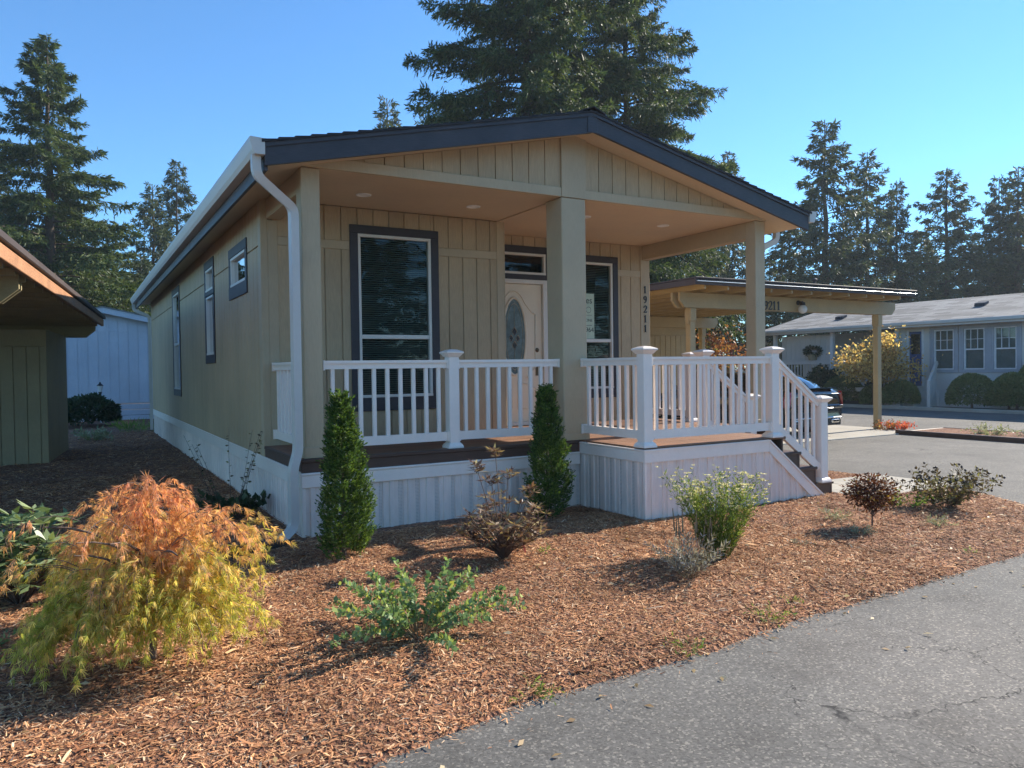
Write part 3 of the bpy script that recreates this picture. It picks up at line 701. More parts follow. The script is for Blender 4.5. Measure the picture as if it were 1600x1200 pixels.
for cx, cz, s_ in ((0, .075, 1), (0, -.125, 1), (-.055, -.025, .8), (.055, -.025, .8)):
    a, b_ = .042*s_, .062*s_
    lead.tube([(OC[0]+cx+p*a, ly, OC[1]+cz+q*b_) for p, q in ((0, 1), (1, 0), (0, -1), (-1, 0), (0, 1))], .004, 4, False)
lead.build('leading', 'lead', door)
dm = MB()
for cx, cz, s_ in ((0, .075, 1), (0, -.125, 1), (-.055, -.025, .8), (.055, -.025, .8)):
    a, b_ = .036*s_, .055*s_
    dm.poly([(OC[0]+cx+p*a, ly+.002, OC[1]+cz+q*b_) for p, q in ((0, 1), (1, 0), (0, -1), (-1, 0))])
dm.build('bevel_glass', 'black', door)
mo = MB()                                                   # embossed mouldings round the glass
def arch(t, dx, dz): return (OC[0]+dx*math.cos(t), DY-.002, OC[1]+dz*math.sin(t))
mo.tube([(DX0+.12, DY-.002, 2.40), (DX0+.18, DY-.002, 2.43), (DX0+.26, DY-.002, 2.56)]+[arch(t, .27, .66) for t in np.linspace(2.3, .84, 12)]+[(DX1-.18, DY-.002, 2.43), (DX1-.12, DY-.002, 2.40)], .011, 6)
mo.tube([(DX0+.12, DY-.002, 2.40), (DX0+.12, DY-.002, 1.62), (DX0+.20, DY-.002, 1.55), (DX0+.27, DY-.002, 1.47)], .010, 6)
mo.tube([(DX1-.12, DY-.002, 2.40), (DX1-.12, DY-.002, 1.62), (DX1-.20, DY-.002, 1.55), (DX1-.27, DY-.002, 1.47)], .010, 6)
for x0, x1 in ((DX0+.12, OC[0]-.05), (OC[0]+.05, DX1-.12)):
    mo.tube([(x0, DY-.002, 1.02), (x1, DY-.002, 1.02), (x1, DY-.002, 1.32), (x0, DY-.002, 1.42), (x0, DY-.002, 1.02)], .010, 6)
mo.build('moulding', 'door', door, smooth=True)
MB().lathe([(.030, 0), (.032, -.012), (.020, -.02), (.018, -.03)], (4.09, DY, 1.875), 14, 1).build('deadbolt', 'brass', door)
MB().lathe([(.030, 0), (.032, -.012), (.014, -.02), (.014, -.045), (.030, -.055), (.032, -.075), (.015, -.09)], (4.09, DY, 1.70), 14, 1).build('door_knob', 'brass', door)
board('escutcheon', 'brass', door, 4.065, 4.115, DY-.012, DY, 1.50, 1.66)

# --- porch structure
board('porch_post', 'siding_flat', home, .04, .22, .03, .21, ZD+.002, ZC-.002, .008)
board('post_base', 'siding_flat', home, .025, .235, .015, .225, ZD+.001, ZD+.105, .004)
board('porch_post', 'siding_flat', home, 6.05, 6.23, .03, .21, ZD+.002, ZC-.002, .008)
board('post_base', 'siding_flat', home, 6.035, 6.245, .015, .225, ZD+.001, ZD+.105, .004)
board('porch_post', 'siding_flat', home, 2.95, 3.28, .0, .33, ZD+.002, ZC-.002, .010)
board('post_base', 'siding_flat', home, 2.935, 3.295, -.015, .345, ZD+.001, ZD+.075, .004)
MB().box(.0, W1, .03, YW-.03, ZC, ZC+.03).box(3.05, W1, YW-.03, YD, ZC, ZC+.03).build('porch_ceiling', 'ceiling', home)
tb(2.98, 3.06, .33, YW-.03, ZC-.012, ZC-.001, 'ceiling_trim', 'ceiling')
for x0, x1, y1 in ((.045, .205, YW-.03), (6.06, 6.22, YD)):
    board('side_beam', 'siding_flat', home, x0, x1, .211, y1, 3.31, ZC-.001, .006)
for cx, cy in ((.95, .89), (2.30, .90), (3.85, .83), (5.18, .86)):
    MB().lathe([(.085, 0), (.085, -.006), (.070, -.010), (.060, -.004), (.0595, .004)], (cx, cy, ZC-.001), 20).build('recessed_light', 'lightdisc', home)
# header and gable
def rtop(x): return 4.40-0.2264*abs(x-3.14)
board('header', 'siding_flat', home, .04, 2.95, -.005, .03, ZC-.002, 3.632, .004)
board('header', 'siding_flat', home, 3.28, 6.23, -.005, .03, ZC-.002, 3.632, .004)
gw = MB().prism([(.30, 3.63), (5.98, 3.63), (3.14, 4.27)], 1, .031, .11).build('gable_wall', 'siding', home)
MB().prism([(2.95, ZC), (3.28, ZC), (3.28, 4.22), (3.14, 4.25), (2.95, 4.21)], 1, -.012, .0305).build('gable_trim', 'siding_flat', home)
MB().prism([(.05, 3.535), (.20, 3.535), (.55, 3.70), (.05, 3.60)], 1, .032, .20).build('gable_return', 'siding_flat', home)
MB().prism([(6.08, 3.535), (6.22, 3.535), (6.22, 3.60), (5.73, 3.70)], 1, .032, .20).build('gable_return', 'siding_flat', home)
for s0, s1 in ((.45, 2.95), (3.28, 5.85)):
    n = round((s1-s0)/.2); ww = (s1-s0)/n
    for i in range(n):
        a, b_ = s0+i*ww+.005, s0+(i+1)*ww-.005
        za, zb = rtop(a)-.175, rtop(b_)-.175
        if max(za, zb) > 3.65:
            MB().prism([(a, 3.632), (b_, 3.632), (b_, max(zb, 3.636)), (a, max(za, 3.636))], 1, .012, .0305).build('siding_board', 'siding', gw)
# roof: deck, soffit, shingle courses, barge boards, fascia, gutters
roof = sub('roof', home)
XL, XR, YF, YE = -.36, 6.64, -.34, 15.85
for xa, xb in ((XL, 3.14), (3.14, XR)):
    MB().prism([(xa, rtop(xa)-.015), (xb, rtop(xb)-.015), (xb, rtop(xb)-.17), (xa, rtop(xa)-.17)], 1, YF+.035, YE).build('soffit', 'ceiling', roof)
    d = .145; n = int(abs(xb-xa)/d)+1
    for i in range(n):
        lo_ = xa if xa < 3 else xb; sg = 1 if xa < 3 else -1
        x0 = lo_+sg*i*d-sg*.03; x1 = lo_+sg*(i+1)*d+sg*.02
        if sg*(x1-3.14) > 0: x1 = 3.14
        q = [(x0, rtop(x0)+.022), (x1, rtop(x1)+.004), (x1, rtop(x1)-.010), (x0, rtop(x0)-.006)]
        MB().prism(q, 1, YF-.035+.012*random.random(), YE+.03).build('shingle_course', 'shingle', roof)
for i in range(40):
    y0 = YF-.04+i*.41
    MB().prism([(2.98, rtop(2.98)+.018), (3.14, 4.442), (3.30, rtop(3.30)+.018), (3.30, rtop(3.3)+.030), (3.14, 4.456), (2.98, rtop(2.98)+.030)], 1, y0, min(y0+.43, YE+.03)).build('ridge_cap', 'shingle', roof)
for xa, xb in ((XL, 3.139), (3.141, XR)):
    MB().prism([(xa, rtop(xa)-.014), (xb, rtop(xb)-.014), (xb, rtop(xb)-.225), (xa, rtop(xa)-.205)], 1, YF-.002, YF+.035).build('barge_board', 'barge', roof)
    MB().prism([(xa, rtop(xa)-.008), (xb, rtop(xb)-.008), (xb, rtop(xb)-.045), (xa, rtop(xa)-.045)], 1, YF-.018, YF-.003).build('drip_trim', 'barge', roof)
MB().cbox(3.075, 3.205, YF-.010, YF-.0025, rtop(3.14)-.228, rtop(3.14)-.046, .003).build('apex_plate', 'barge', roof)
for x0, x1 in ((XL-.002, XL+.03), (XR-.03, XR+.002)):
    MB().box(x0, x1, YF+.036, YE, 3.37 if x0 < 0 else 3.445, 3.565).build('fascia', 'barge', roof)
    sg = -1 if x0 < 0 else 1; xo = XL-.003 if sg < 0 else XR+.003
    pr = [(xo, 3.63), (xo, 3.49), (xo+sg*.085, 3.49), (xo+sg*.105, 3.53), (xo+sg*.125, 3.60), (xo+sg*.125, 3.635), (xo+sg*.115, 3.635), (xo+sg*.115, 3.60), (xo+sg*.08, 3.50), (xo+sg*.01, 3.50), (xo+sg*.01, 3.63)]
    g_ = MB().prism(pr, 1, YF-.02, YE).build('gutter', 'gutter', home)
    MB().prism([(xo, 3.63), (xo, 3.49), (xo+sg*.085, 3.49), (xo+sg*.105, 3.53), (xo+sg*.125, 3.60), (xo+sg*.125, 3.635)], 1, YF-.024, YF-.0205).build('gutter_end', 'gutter', g_)
def elbow(path, n=4):
    """round the corners of a downspout path"""
    P = [Vector(p) for p in path]; out = [P[0]]
    for i in range(1, len(P)-1):
        a = (P[i-1]-P[i]); b_ = (P[i+1]-P[i]); r = min(.07, a.length*.45, b_.length*.45)
        p0 = P[i]+a.normalized()*r; p2 = P[i]+b_.normalized()*r
        for k in range(n+1):
            t = k/n; out.append(p0*(1-t)**2+P[i]*2*t*(1-t)+p2*t*t)
    return out+[P[-1]]
MB().tube(elbow([(-.425, -.27, 3.50), (-.425, -.27, 3.33), (-.045, -.02, 3.12), (-.045, -.02, .86), (-.105, -.055, .70), (-.105, -.055, .16), (-.25, -.15, .07)]), 1, sq=(.075, .075)).build('downspout', 'gutter', home)
MB().tube(elbow([(6.70, .25, 3.50), (6.70, .25, 3.34), (6.30, .25, 3.17), (6.30, .25, .3), (6.42, .25, .12)]), 1, sq=(.06, .075)).build('downspout', 'gutter', home)
MB().tube(elbow([(-.425, 15.7, 3.50), (-.425, 15.7, 3.33), (-.06, 15.52, 3.15), (-.06, 15.52, .1)]), 1, sq=(.06, .075)).build('downspout', 'gutter', home)

# --- deck
BX, BY = 3.16, -1.15
for y0 in np.arange(.035, YW-.05, .145):
    board('deck_board', 'deck', home, .0, 3.06, y0, min(y0+.14, YW-.03), ZD-.026, ZD, .004)
for y0 in np.arange(BY+.03, -.02, .145):
    board('deck_board', 'deck', home, BX+.015, 5.25, y0, y0+.14, ZD-.026, ZD, .004)
for y0 in np.arange(BY+.03+9*.145-.145+.001, YD-.05, .145):
    if y0 > -.03: board('deck_board', 'deck', home, 3.064, 6.24, y0, min(y0+.14, YD-.03), ZD-.026, ZD, .004)
board('rim_board', 'rim', home, -.012, 3.14, -.012, .03, .635, .745, .004)
board('rim_cap', 'rim', home, -.022, 3.14, -.024, .034, .746, .779, .005)
board('rim_board', 'rim', home, -.014, .02, .0305, YW-.03, .635, .745, .004)
board('rim_cap', 'rim', home, -.024, .034, .0345, YW-.03, .746, .7795, .005)
board('rim_board', 'rim', home, 6.20, 6.24, .0, YD, .30, .75, .004)
board('rim_board', 'rim', home, 3.3, 5.24, -.02, .02, .30, .745, .004)
# --- skirting: ribbed panels under a cap rail
def rib_profile(w):
    """x, depth pairs of one skirting panel: flats, narrow ribs and shallow grooves"""
    seg = [(.055, 0), (.006, .015), (.030, .015), (.006, 0), (.045, 0), (.005, -.012), (.040, -.012), (.005, 0), (.035, 0), (.006, .015), (.022, .015), (.006, 0), (.045, 0), (.005, -.012), (.034, -.012), (.005, 0)]
    p = [(0, 0)]; x = 0
    for fl, ht in seg: x += fl; p.append((x, ht))
    return [(q*w/x, h) for q, h in p]
def skirt_run(p0, p1, z0, z1, parent, zt=None, w=.42, step=None):
    """panels from p0 to p1 (xy), face to the left of the direction of travel; zt(x) gives a sloping top"""
    p0, p1 = Vector(p0), Vector(p1); D = p1-p0; Lr = D.length; D.normalize(); Nn = Vector((D.y, -D.x))
    n = max(1, round(Lr/w)); ww = Lr/n
    for i in range(n):
        mb = MB(); pr = rib_profile(ww-.0006)
        for (a, h0), (b_, h1) in zip(pr[:-1], pr[1:]):
            q0 = p0+D*(i*ww+a+.0003)+Nn*h0; q1 = p0+D*(i*ww+b_+.0003)+Nn*h1
            t0 = zt(q0) if zt else z1; t1 = zt(q1) if zt else z1
            if t0 <= z0+.01 and t1 <= z0+.01: continue
            mb.quad((q0.x, q0.y, z0), (q1.x, q1.y, z0), (q1.x, q1.y, max(t1, z0+.002)), (q0.x, q0.y, max(t0, z0+.002)))
        if mb.f:
            o = mb.build('skirting_panel', 'skirt', parent); o.data.materials.append(M['skirt_vent'])
            for pl in o.data.polygons:                              # the sunk strips are perforated
                if abs(pl.normal.z) < .1 and len(pr)-1 == len(o.data.polygons) and pr[pl.index][1] < -.01 and pr[pl.index+1][1] < -.01: pl.material_index = 1
sk = sub('skirting', home)
skirt_run((0, 0), (3.155, 0), -.02, .51, sk)
skirt_run((0, YB), (0, 0), -.02, .51, sk, w=.40)
skirt_run((3.16, 0), (3.16, BY), -.02, .64, sk, w=.38)
def sl_top(q): return .66 if q.x < 4.93 else .68-(q.x-4.93)*.775
skirt_run((3.16, BY), (5.75, BY), -.02, .64, sk, zt=sl_top, w=.42)
board('cap_rail', 'vinyl', sk, -.020, 3.15, -.022, .0, .505, .625, .006); board('cap_lip', 'vinyl', sk, -.026, 3.15, -.030, .01, .6255, .648, .006)
board('cap_rail', 'vinyl', sk, -.022, .0, .002, YB, .505, .625, .006); board('cap_lip', 'vinyl', sk, -.030, .01, .012, YB, .6255, .660, .006)
board('cap_rail', 'vinyl', sk, 3.136, 3.160, BY+.001, -.024, .63, .745, .006); board('cap_lip', 'vinyl', sk, 3.128, 3.172, BY+.012, -.030, .7455, .762, .005)
MB().prism([(3.136, .63), (4.93, .63), (4.93, .745), (3.136, .745)], 1, BY-.024, BY).build('cap_rail', 'vinyl', sk)
MB().prism([(3.128, .7455), (4.945, .7455), (4.952, .762), (3.128, .762)], 1, BY-.034, BY+.01).build('cap_lip', 'vinyl', sk)
MB().prism([(4.932, .63), (4.932, .745), (5.88, .015), (5.88, -.01), (5.72, -.01)], 1, BY-.026, BY).build('cap_rail', 'vinyl', sk)
MB().prism([(4.94, .762), (4.94, .740), (5.885, .004), (5.92, .004)], 1, BY-.038, BY+.006).build('cap_lip', 'vinyl', sk)
MB().cbox(3.15, 5.92, BY-.020, BY-.003, -.02, .035, .004).build('bottom_track', 'vinyl', sk)
MB().cbox(-.012, 3.15, -.016, -.003, -.02, .035, .004).build('bottom_track', 'vinyl', sk)
MB().cbox(-.016, -.003, -.014, YB, -.02, .05, .004).build('bottom_track', 'vinyl', sk)
MB().cbox(3.142, 3.157, BY-.018, -.02, -.02, .035, .004).build('bottom_track', 'vinyl', sk)
MB().cbox(-.014, .02, -.014, .02, .036, .505, .004).build('corner_trim', 'vinyl', sk)
MB().cbox(3.146, 3.175, BY-.014, BY+.02, .036, .63, .004).build('corner_trim', 'vinyl', sk)

# --- stairs down to the walk
st = sub('stairs', home)
for i, (xe, zt) in enumerate(((5.52, .585), (5.80, .39), (6.09, .195))):
    x0 = (5.24, 5.52, 5.80)[i]
    board('tread', 'rim', st, x0-.01, xe+.02, BY+.035, .05, zt-.035, zt, .006)
    board('riser', 'rim', st, xe-.03, xe-.002, BY+.045, .04, zt-.195, zt-.036, .004)
    MB().box(x0, xe-.032, BY+.05, BY+.085, max(zt-.195, -.02), zt-.036).build('stringer', 'rim', st)
board('riser', 'rim', st, 5.21, 5.238, BY+.045, .04, .40, ZD-.027, .004)
board('tread', 'rim', st, 5.251, 5.275, BY+.035, .05, ZD-.03, ZD-.001, .005)

# --- railings
def post_mesh(h):
    m_ = MB(); r = .058
    m_.cbox(-r, r, -r, r, 0, h, .006)
    n0 = len(m_.v)
    for rr, z in ((.085, .0), (.085, .018), (.074, .040), (r+.001, .055)):
        m_.v += [(-rr, -rr, z), (rr, -rr, z), (rr, rr, z), (-rr, rr, z)]
    for k in range(3):
        for q in range(4): m_.f.append((n0+k*4+q, n0+k*4+(q+1) % 4, n0+k*4+4+(q+1) % 4, n0+k*4+4+q))
    n0 = len(m_.v); cap = ((r+.001, h-.005), (r+.008, h), (.090, h+.030), (.098, h+.036), (.098, h+.048), (.088, h+.054), (.045, h+.072), (.001, h+.078))
    for rr, z in cap: m_.v += [(-rr, -rr, z), (rr, -rr, z), (rr, rr, z), (-rr, rr, z)]
    for k in range(len(cap)-1):
        for q in range(4): m_.f.append((n0+k*4+q, n0+k*4+(q+1) % 4, n0+k*4+4+(q+1) % 4, n0+k*4+4+q))
    return m_.mesh('post', 'vinyl')
_pm = {}
def rpost(par, x, y, z0, h):
    if h not in _pm: _pm[h] = post_mesh(h)
    return obj('post', _pm[h], par, (x, y, z0))
_bm = {}
def rail_run(name, p0, p1, n, par=None, bw=.038, end0=True, end1=True):
    """p = (x, y, z of top rail's top, z of bottom rail's underside); name of the railing part"""
    rl = par or sub(name, home)
    a, b_ = Vector(p0[:3]), Vector(p1[:3]); H = p0[2]-p0[3]
    dn = Vector((0, 0, 1))
    D = (b_-a)
    MB().tube([a-dn*.045, b_-dn*.045], 1, sq=(.050, .075)).build('top_rail', 'vinyl', rl)
    MB().tube([a-dn*.014, b_-dn*.014], 1, sq=(.085, .028)).build('rail_cap', 'vinyl', rl)
    MB().tube([a-dn*(H-.045), b_-dn*(H-.045)], 1, sq=(.050, .090)).build('bottom_rail', 'vinyl', rl)
    for i in range(n):
        t = (i+.7)/(n+.4); p = a.lerp(b_, t); sl_ = D.z/max(1e-6, math.hypot(D.x, D.y))
        hb = H-.082-.085
        k = (round(hb, 3), round(sl_, 2), bw)
        if k not in _bm: _bm[k] = MB().cbox(-bw/2, bw/2, -bw/2, bw/2, -abs(sl_)*bw*.5-.002, hb+abs(sl_)*bw*.5+.002, .004).mesh('baluster', 'vinyl')
        obj('baluster', _bm[k], rl, (p.x, p.y, p.z-H+.088))
    for e, q, sg in ((end0, a, 1), (end1, b_, -1)):
        if e:
            d2 = Vector((D.x, D.y, 0)).normalized()*.014*sg
            for zz, hh in ((-.045, .096), (-(H-.045), .106)):
                MB().tube([q+dn*zz, q+dn*zz+d2], 1, sq=(.094, hh)).build('bracket', 'vinyl', rl)
    return rl
ZT, ZBt = 1.705, 0.86
r1 = rail_run('front_railing', (.235, .115, ZT, ZBt), (1.555, .115, ZT, ZBt), 9)
rail_run('', (1.675, .115, ZT, ZBt), (2.945, .115, ZT, ZBt), 9, r1); rpost(r1, 1.615, .115, ZD, .96)
rail_run('side_railing', (.125, .225, ZT, ZBt), (.125, YW-.03, ZT, ZBt), 8)
r2_ = rail_run('deck_railing', (3.225, -.005, ZT, ZBt), (3.225, BY+.13, ZT, ZBt), 7)
rpost(r2_, 3.225, BY+.07, ZD, .96)
rail_run('', (3.285, BY+.07, ZT, ZBt), (5.03, BY+.07, ZT, ZBt), 14, r2_, end0=True, end1=True); rpost(r2_, 5.09, BY+.07, ZD, .96)
r3_ = rail_run('stair_railing', (5.15, BY+.07, 1.685, .84), (5.86, BY+.07, 1.175, .33), 6, end0=False, end1=False)
rpost(r3_, 5.92, BY+.07, .196, .96)
r4_ = rail_run('stair_railing', (5.15, .02, 1.685, .84), (5.86, .02, 1.175, .33), 6, end0=False, end1=False)
rpost(r4_, 5.92, .02, .196, .96); rpost(r4_, 5.09, .02, ZD, .96)
r5_ = rail_run('porch_side_railing', (6.12, 1.42, ZT, ZBt), (6.12, YD-.02, ZT, ZBt), 8); rpost(r5_, 6.12, 1.36, ZD, .96)

# --- house numbers (serif figures built from strokes)
def digit(ch, h, depth=.012):
    s_ = h; mb = MB()
    def stroke(pts, ws):
        L_, R_ = [], []
        for i, (x, z) in enumerate(pts):
            x0, z0 = pts[max(i-1, 0)]; x1, z1 = pts[min(i+1, len(pts)-1)]
            dx, dz = x1-x0, z1-z0; l = math.hypot(dx, dz) or 1; nx_, nz_ = -dz/l, dx/l
            L_.append((x+nx_*ws[i]/2, z+nz_*ws[i]/2)); R_.append((x-nx_*ws[i]/2, z-nz_*ws[i]/2))
        for i in range(len(pts)-1):
            q = [L_[i], L_[i+1], R_[i+1], R_[i]]
            mb.prism([(x*s_, z*s_) for x, z in q], 1, -depth, 0)
    if ch == '1':
        stroke([(0, 0), (0, 1)], [.17, .17]); stroke([(-.17, .03), (.17, .03)], [.06, .06]); stroke([(-.20, .80), (0, .97)], [.06, .10])
    if ch == '2':
        pts = [(-.24+.02, .70)]+[(.24*math.cos(t), .73+.25*math.sin(t)) for t in np.linspace(2.8, -.5, 12)]+[(.05, .38), (-.24, .06)]
        stroke(pts, [.13]+[.07+.10*max(0, math.cos(t)) for t in np.linspace(2.8, -.5, 12)]+[.10, .06]); stroke([(-.26, .07), (.24, .07)], [.14, .14]); stroke([(.25, .05), (.27, .22)], [.06, .04])
    if ch == '9':
        t_ = np.linspace(0, 2*math.pi, 22); stroke([(.20*math.cos(t), .70+.26*math.sin(t)) for t in t_], [.07+.09*abs(math.cos(t)) for t in t_])
        stroke([(.21, .70), (.20, .45), (.12, .20), (-.02, .04), (-.18, .06)], [.15, .15, .12, .08, .10])
    return mb
numb = sub('house_number', home)
for i, ch in enumerate('19211'):
    digit(ch, .115).build('digit', 'black', numb, (6.105, YD-.0265, 2.78-i*.155))

# ================================================================ SIGN IN THE WINDOW, SPLASH BLOCK
def text(body, size, loc, parent, mat='ink', rz=0, align='RIGHT', name='lettering'):
    cu = bpy.data.curves.new(name, 'FONT'); cu.body = body; cu.size = size; cu.extrude = .0008; cu.align_x = align
    cu.materials.append(M[mat]); tmp = bpy.data.objects.new(name, cu); COL.objects.link(tmp)
    me = bpy.data.meshes.new_from_object(tmp); bpy.data.objects.remove(tmp)
    o = obj(name, me, parent, loc); o.rotation_euler = (math.pi/2, 0, rz); return o
sg_ = thing('window_sign', 'pale green printed notice taped on the window beside the front door', 'sign', (4.96, YD+.002, 2.05))
MB().box(-.17, .165, 0, .003, 0, .69).build('sheet', 'paper', sg_)
text('es', .14, (.13, -.001, .54), sg_); text('ONE', .062, (.13, -.001, .26), sg_); text('964', .105, (.155, -.001, .10), sg_)
MB().tube([(.06+.045*math.cos(t), -.001, .44+.045*math.sin(t)) for t in np.linspace(0, 6.28, 16)], .003, 4, False).build('emblem', 'ink', sg_)
MB().box(-.12, .12, -.0015, -.0003, .355, .359).build('rule_line', 'ink', sg_); MB().box(-.02, .12, -.0015, -.0003, .20, .206).build('rule_line', 'ink', sg_)
sp = thing('splash_block', 'dark plastic splash trough lying under the downspout elbow', 'splash block', (-.30, -.20, .045), rad(200))
MB().prism([(-.10, 0), (.10, 0), (.10, .055), (.085, .055), (.075, .015), (-.075, .015), (-.085, .055), (-.10, .055)], 0, -.12, .55).build('trough', 'black', sp)

# ================================================================ CARPORT BESIDE THE HOUSE
cp = thing('carport', 'tan flat-roofed carport with dark fascia standing over the black car', 'carport')
CX0, CX1, CYF, CYB = 8.45, 15.33, 3.70, 11.6
def chamf_beam(par, x0, x1, y0, y1, z0, z1, mat, ch=.14):
    MB().prism([(x0, z1), (x0, z0+ch), (x0+ch*.9, z0), (x1-ch*.9, z0), (x1, z0+ch), (x1, z1)], 1, y0, y1).build('beam', mat, par)
for yb in (4.50, 10.45):
    chamf_beam(cp, 8.68 if yb < 5 else 8.9, 15.62, yb-.10, yb-.04, 2.79, 3.09, 'carport'); chamf_beam(cp, 8.62 if yb < 5 else 8.9, 15.60, yb+.05, yb+.11, 2.79, 3.09, 'carport')
    for xp in (9.05, 15.06):
        p_ = MB().cbox(xp-.07, xp+.07, yb-.07+.005, yb+.07, .02, 2.60, .006).cbox(xp-.095, xp+.095, yb-.038, yb+.048, 2.45, 3.08, .006).cbox(xp-.085, xp+.085, yb-.09, yb+.09, 2.52, 2.785, .012)
        p_.build('carport_post', 'carport', cp)
for x in np.arange(8.75, 15.3, .61):
    board('rafter', 'carport', cp, x-.02, x+.02, CYF+.06, CYB-.06, 3.095, 3.248, .004)
MB().cbox(CX0+.03, CX1-.03, CYF+.03, CYB-.03, 3.25, 3.275).build('roof_deck', 'carport', cp)
MB().cbox(CX0, CX1, CYF-.01, CYF+.025, 3.165, 3.27, .004).cbox(CX0, CX1, CYB-.025, CYB, 3.165, 3.27, .004).cbox(CX0-.02, CX0+.02, CYF-.012, CYB, 3.16, 3.275, .004).cbox(CX1-.02, CX1+.02, CYF-.012, CYB, 3.16, 3.275, .004).build('fascia', 'carport_roof', cp)
MB().cbox(CX0-.03, CX1+.03, CYF-.035, CYB+.03, 3.28, 3.31, .006).build('roof_sheet', 'carport_roof', cp)
MB().cbox(CX0, CX1, CYF-.05, CYF-.012, 3.222, 3.232, .002).build('drip_edge', 'chromeline', cp)
MB().tube([(12.0, 3.85, 3.31), (12.0, 3.85, 3.40)], .03, 8).lathe([(.06, 3.40), (.065, 3.43), (.02, 3.46)], (12.0, 3.85, 0), 10).build('roof_vent', 'carport_roof', cp)
wl_ = MB().box(10.6, 14.9, 10.58, 10.66, .03, 3.05).build('store_wall', 'carport', cp)
for i in range(21): board('wall_board', 'carport', wl_, 10.6+i*.205+.006, 10.6+(i+1)*.205-.006, 10.562, 10.579, .05, 2.55, .005)
cn = sub('carport_number', cp)
for i, ch in enumerate('19211'): digit(ch, .19, .015).build('digit', 'black', cn, (10.99+i*.128, 4.398, 2.80))
lm_ = sub('globe_lamp', cp)
MB().lathe([(.055, 0), (.055, -.03), (.03, -.05), (.03, -.13)], (12.13, 4.40, 2.98), 12, 1).lathe([(.05, .03), (.06, -.02), (.05, -.04)], (12.13, 4.27, 2.95), 12).build('bracket', 'black', lm_)
MB().lathe([(.045, .0), (.085, -.04), (.098, -.09), (.085, -.145), (.05, -.175), (.01, -.187)], (12.13, 4.27, 2.92), 16).build('globe', 'globe', lm_, smooth=True)

# ================================================================ CAR
def loft(sections, close=True):
    mb = MB(); k = len(sections[0])
    for s_ in sections: mb.v += [tuple(p) for p in s_]
    for i in range(len(sections)-1):
        for j in range(k-1): mb.f.append((i*k+j, i*k+j+1, (i+1)*k+j+1, (i+1)*k+j))
    if close:
        mb.f.append(tuple(range(k))[::-1]); mb.f.append(tuple((len(sections)-1)*k+j for j in range(k)))
    return mb
car = thing('parked_car', 'shiny black car parked tail-out under the tan carport', 'car', (12.18, 3.98, .02))
def body_sec(y, hw, zb, zm, zt, crown=.03):
    q = [(hw*.86, zb), (hw*.97, zb+.08), (hw, zm-.05), (hw*.995, zm+.05), (hw*.965, zt-.14), (hw*.90, zt-.03), (hw*.55, zt+crown*.7), (0, zt+crown)]
    return [(x, y, z) for x, z in q]+[(-x, y, z) for x, z in q[-2::-1]]
secs = [(.02, .80, .34, .55, .82), (.0, .86, .30, .52, .90), (.03, .90, .26, .52, .98), (.10, .925, .24, .55, 1.04), (.25, .935, .22, .58, 1.045), (.60, .945, .20, .58, 1.03), (1.2, .95, .20, .58, 1.0), (2.6, .95, .20, .58, .98), (3.5, .95, .20, .58, .98), (4.1, .94, .20, .58, .93), (4.6, .92, .22, .56, .84), (4.85, .86, .26, .52, .74), (4.95, .72, .32, .5, .64)]
bd = loft([body_sec(*s_) for s_ in secs]).build('body', 'carpaint', car, smooth=True)
def gh(y, hb, zb, ht, zt):
    q = [(hb, zb), (hb*.985, zb+.04), (ht+.05, zt-.08), (ht, zt-.035), (ht*.6, zt-.005), (0, zt)]
    return [(x, y, z) for x, z in q]+[(-x, y, z) for x, z in q[-2::-1]]
gs = [(.40, .82, 1.02, .72, 1.06), (.56, .83, 1.01, .69, 1.19), (.78, .85, 1.0, .66, 1.31), (1.10, .86, .98, .64, 1.40), (1.50, .87, .97, .63, 1.435), (2.1, .87, .96, .63, 1.445), (2.7, .87, .96, .62, 1.42), (3.2, .86, .96, .63, 1.24), (3.75, .84, .96, .70, 1.0)]
gm = loft([gh(*s_) for s_ in gs], False).mesh('glasshouse', 'carglass', True); gm.materials.append(M['carpaint'])
k = 10
for i, p in enumerate(gm.polygons):
    r_, c_ = divmod(i, k)
    if r_ in (3, 4, 5) and 3 <= c_ <= 6: p.material_index = 1
    if c_ in (0, 9): p.material_index = 1
    if r_ in (0, 1, 7) and c_ in (1, 2, 7, 8): p.material_index = 1
obj('glasshouse', gm, car)
MB().prism([(-.62, 1.075), (.62, 1.075), (.66, 1.055), (-.66, 1.055)], 1, -.03, .22).build('spoiler', 'carpaint', car)
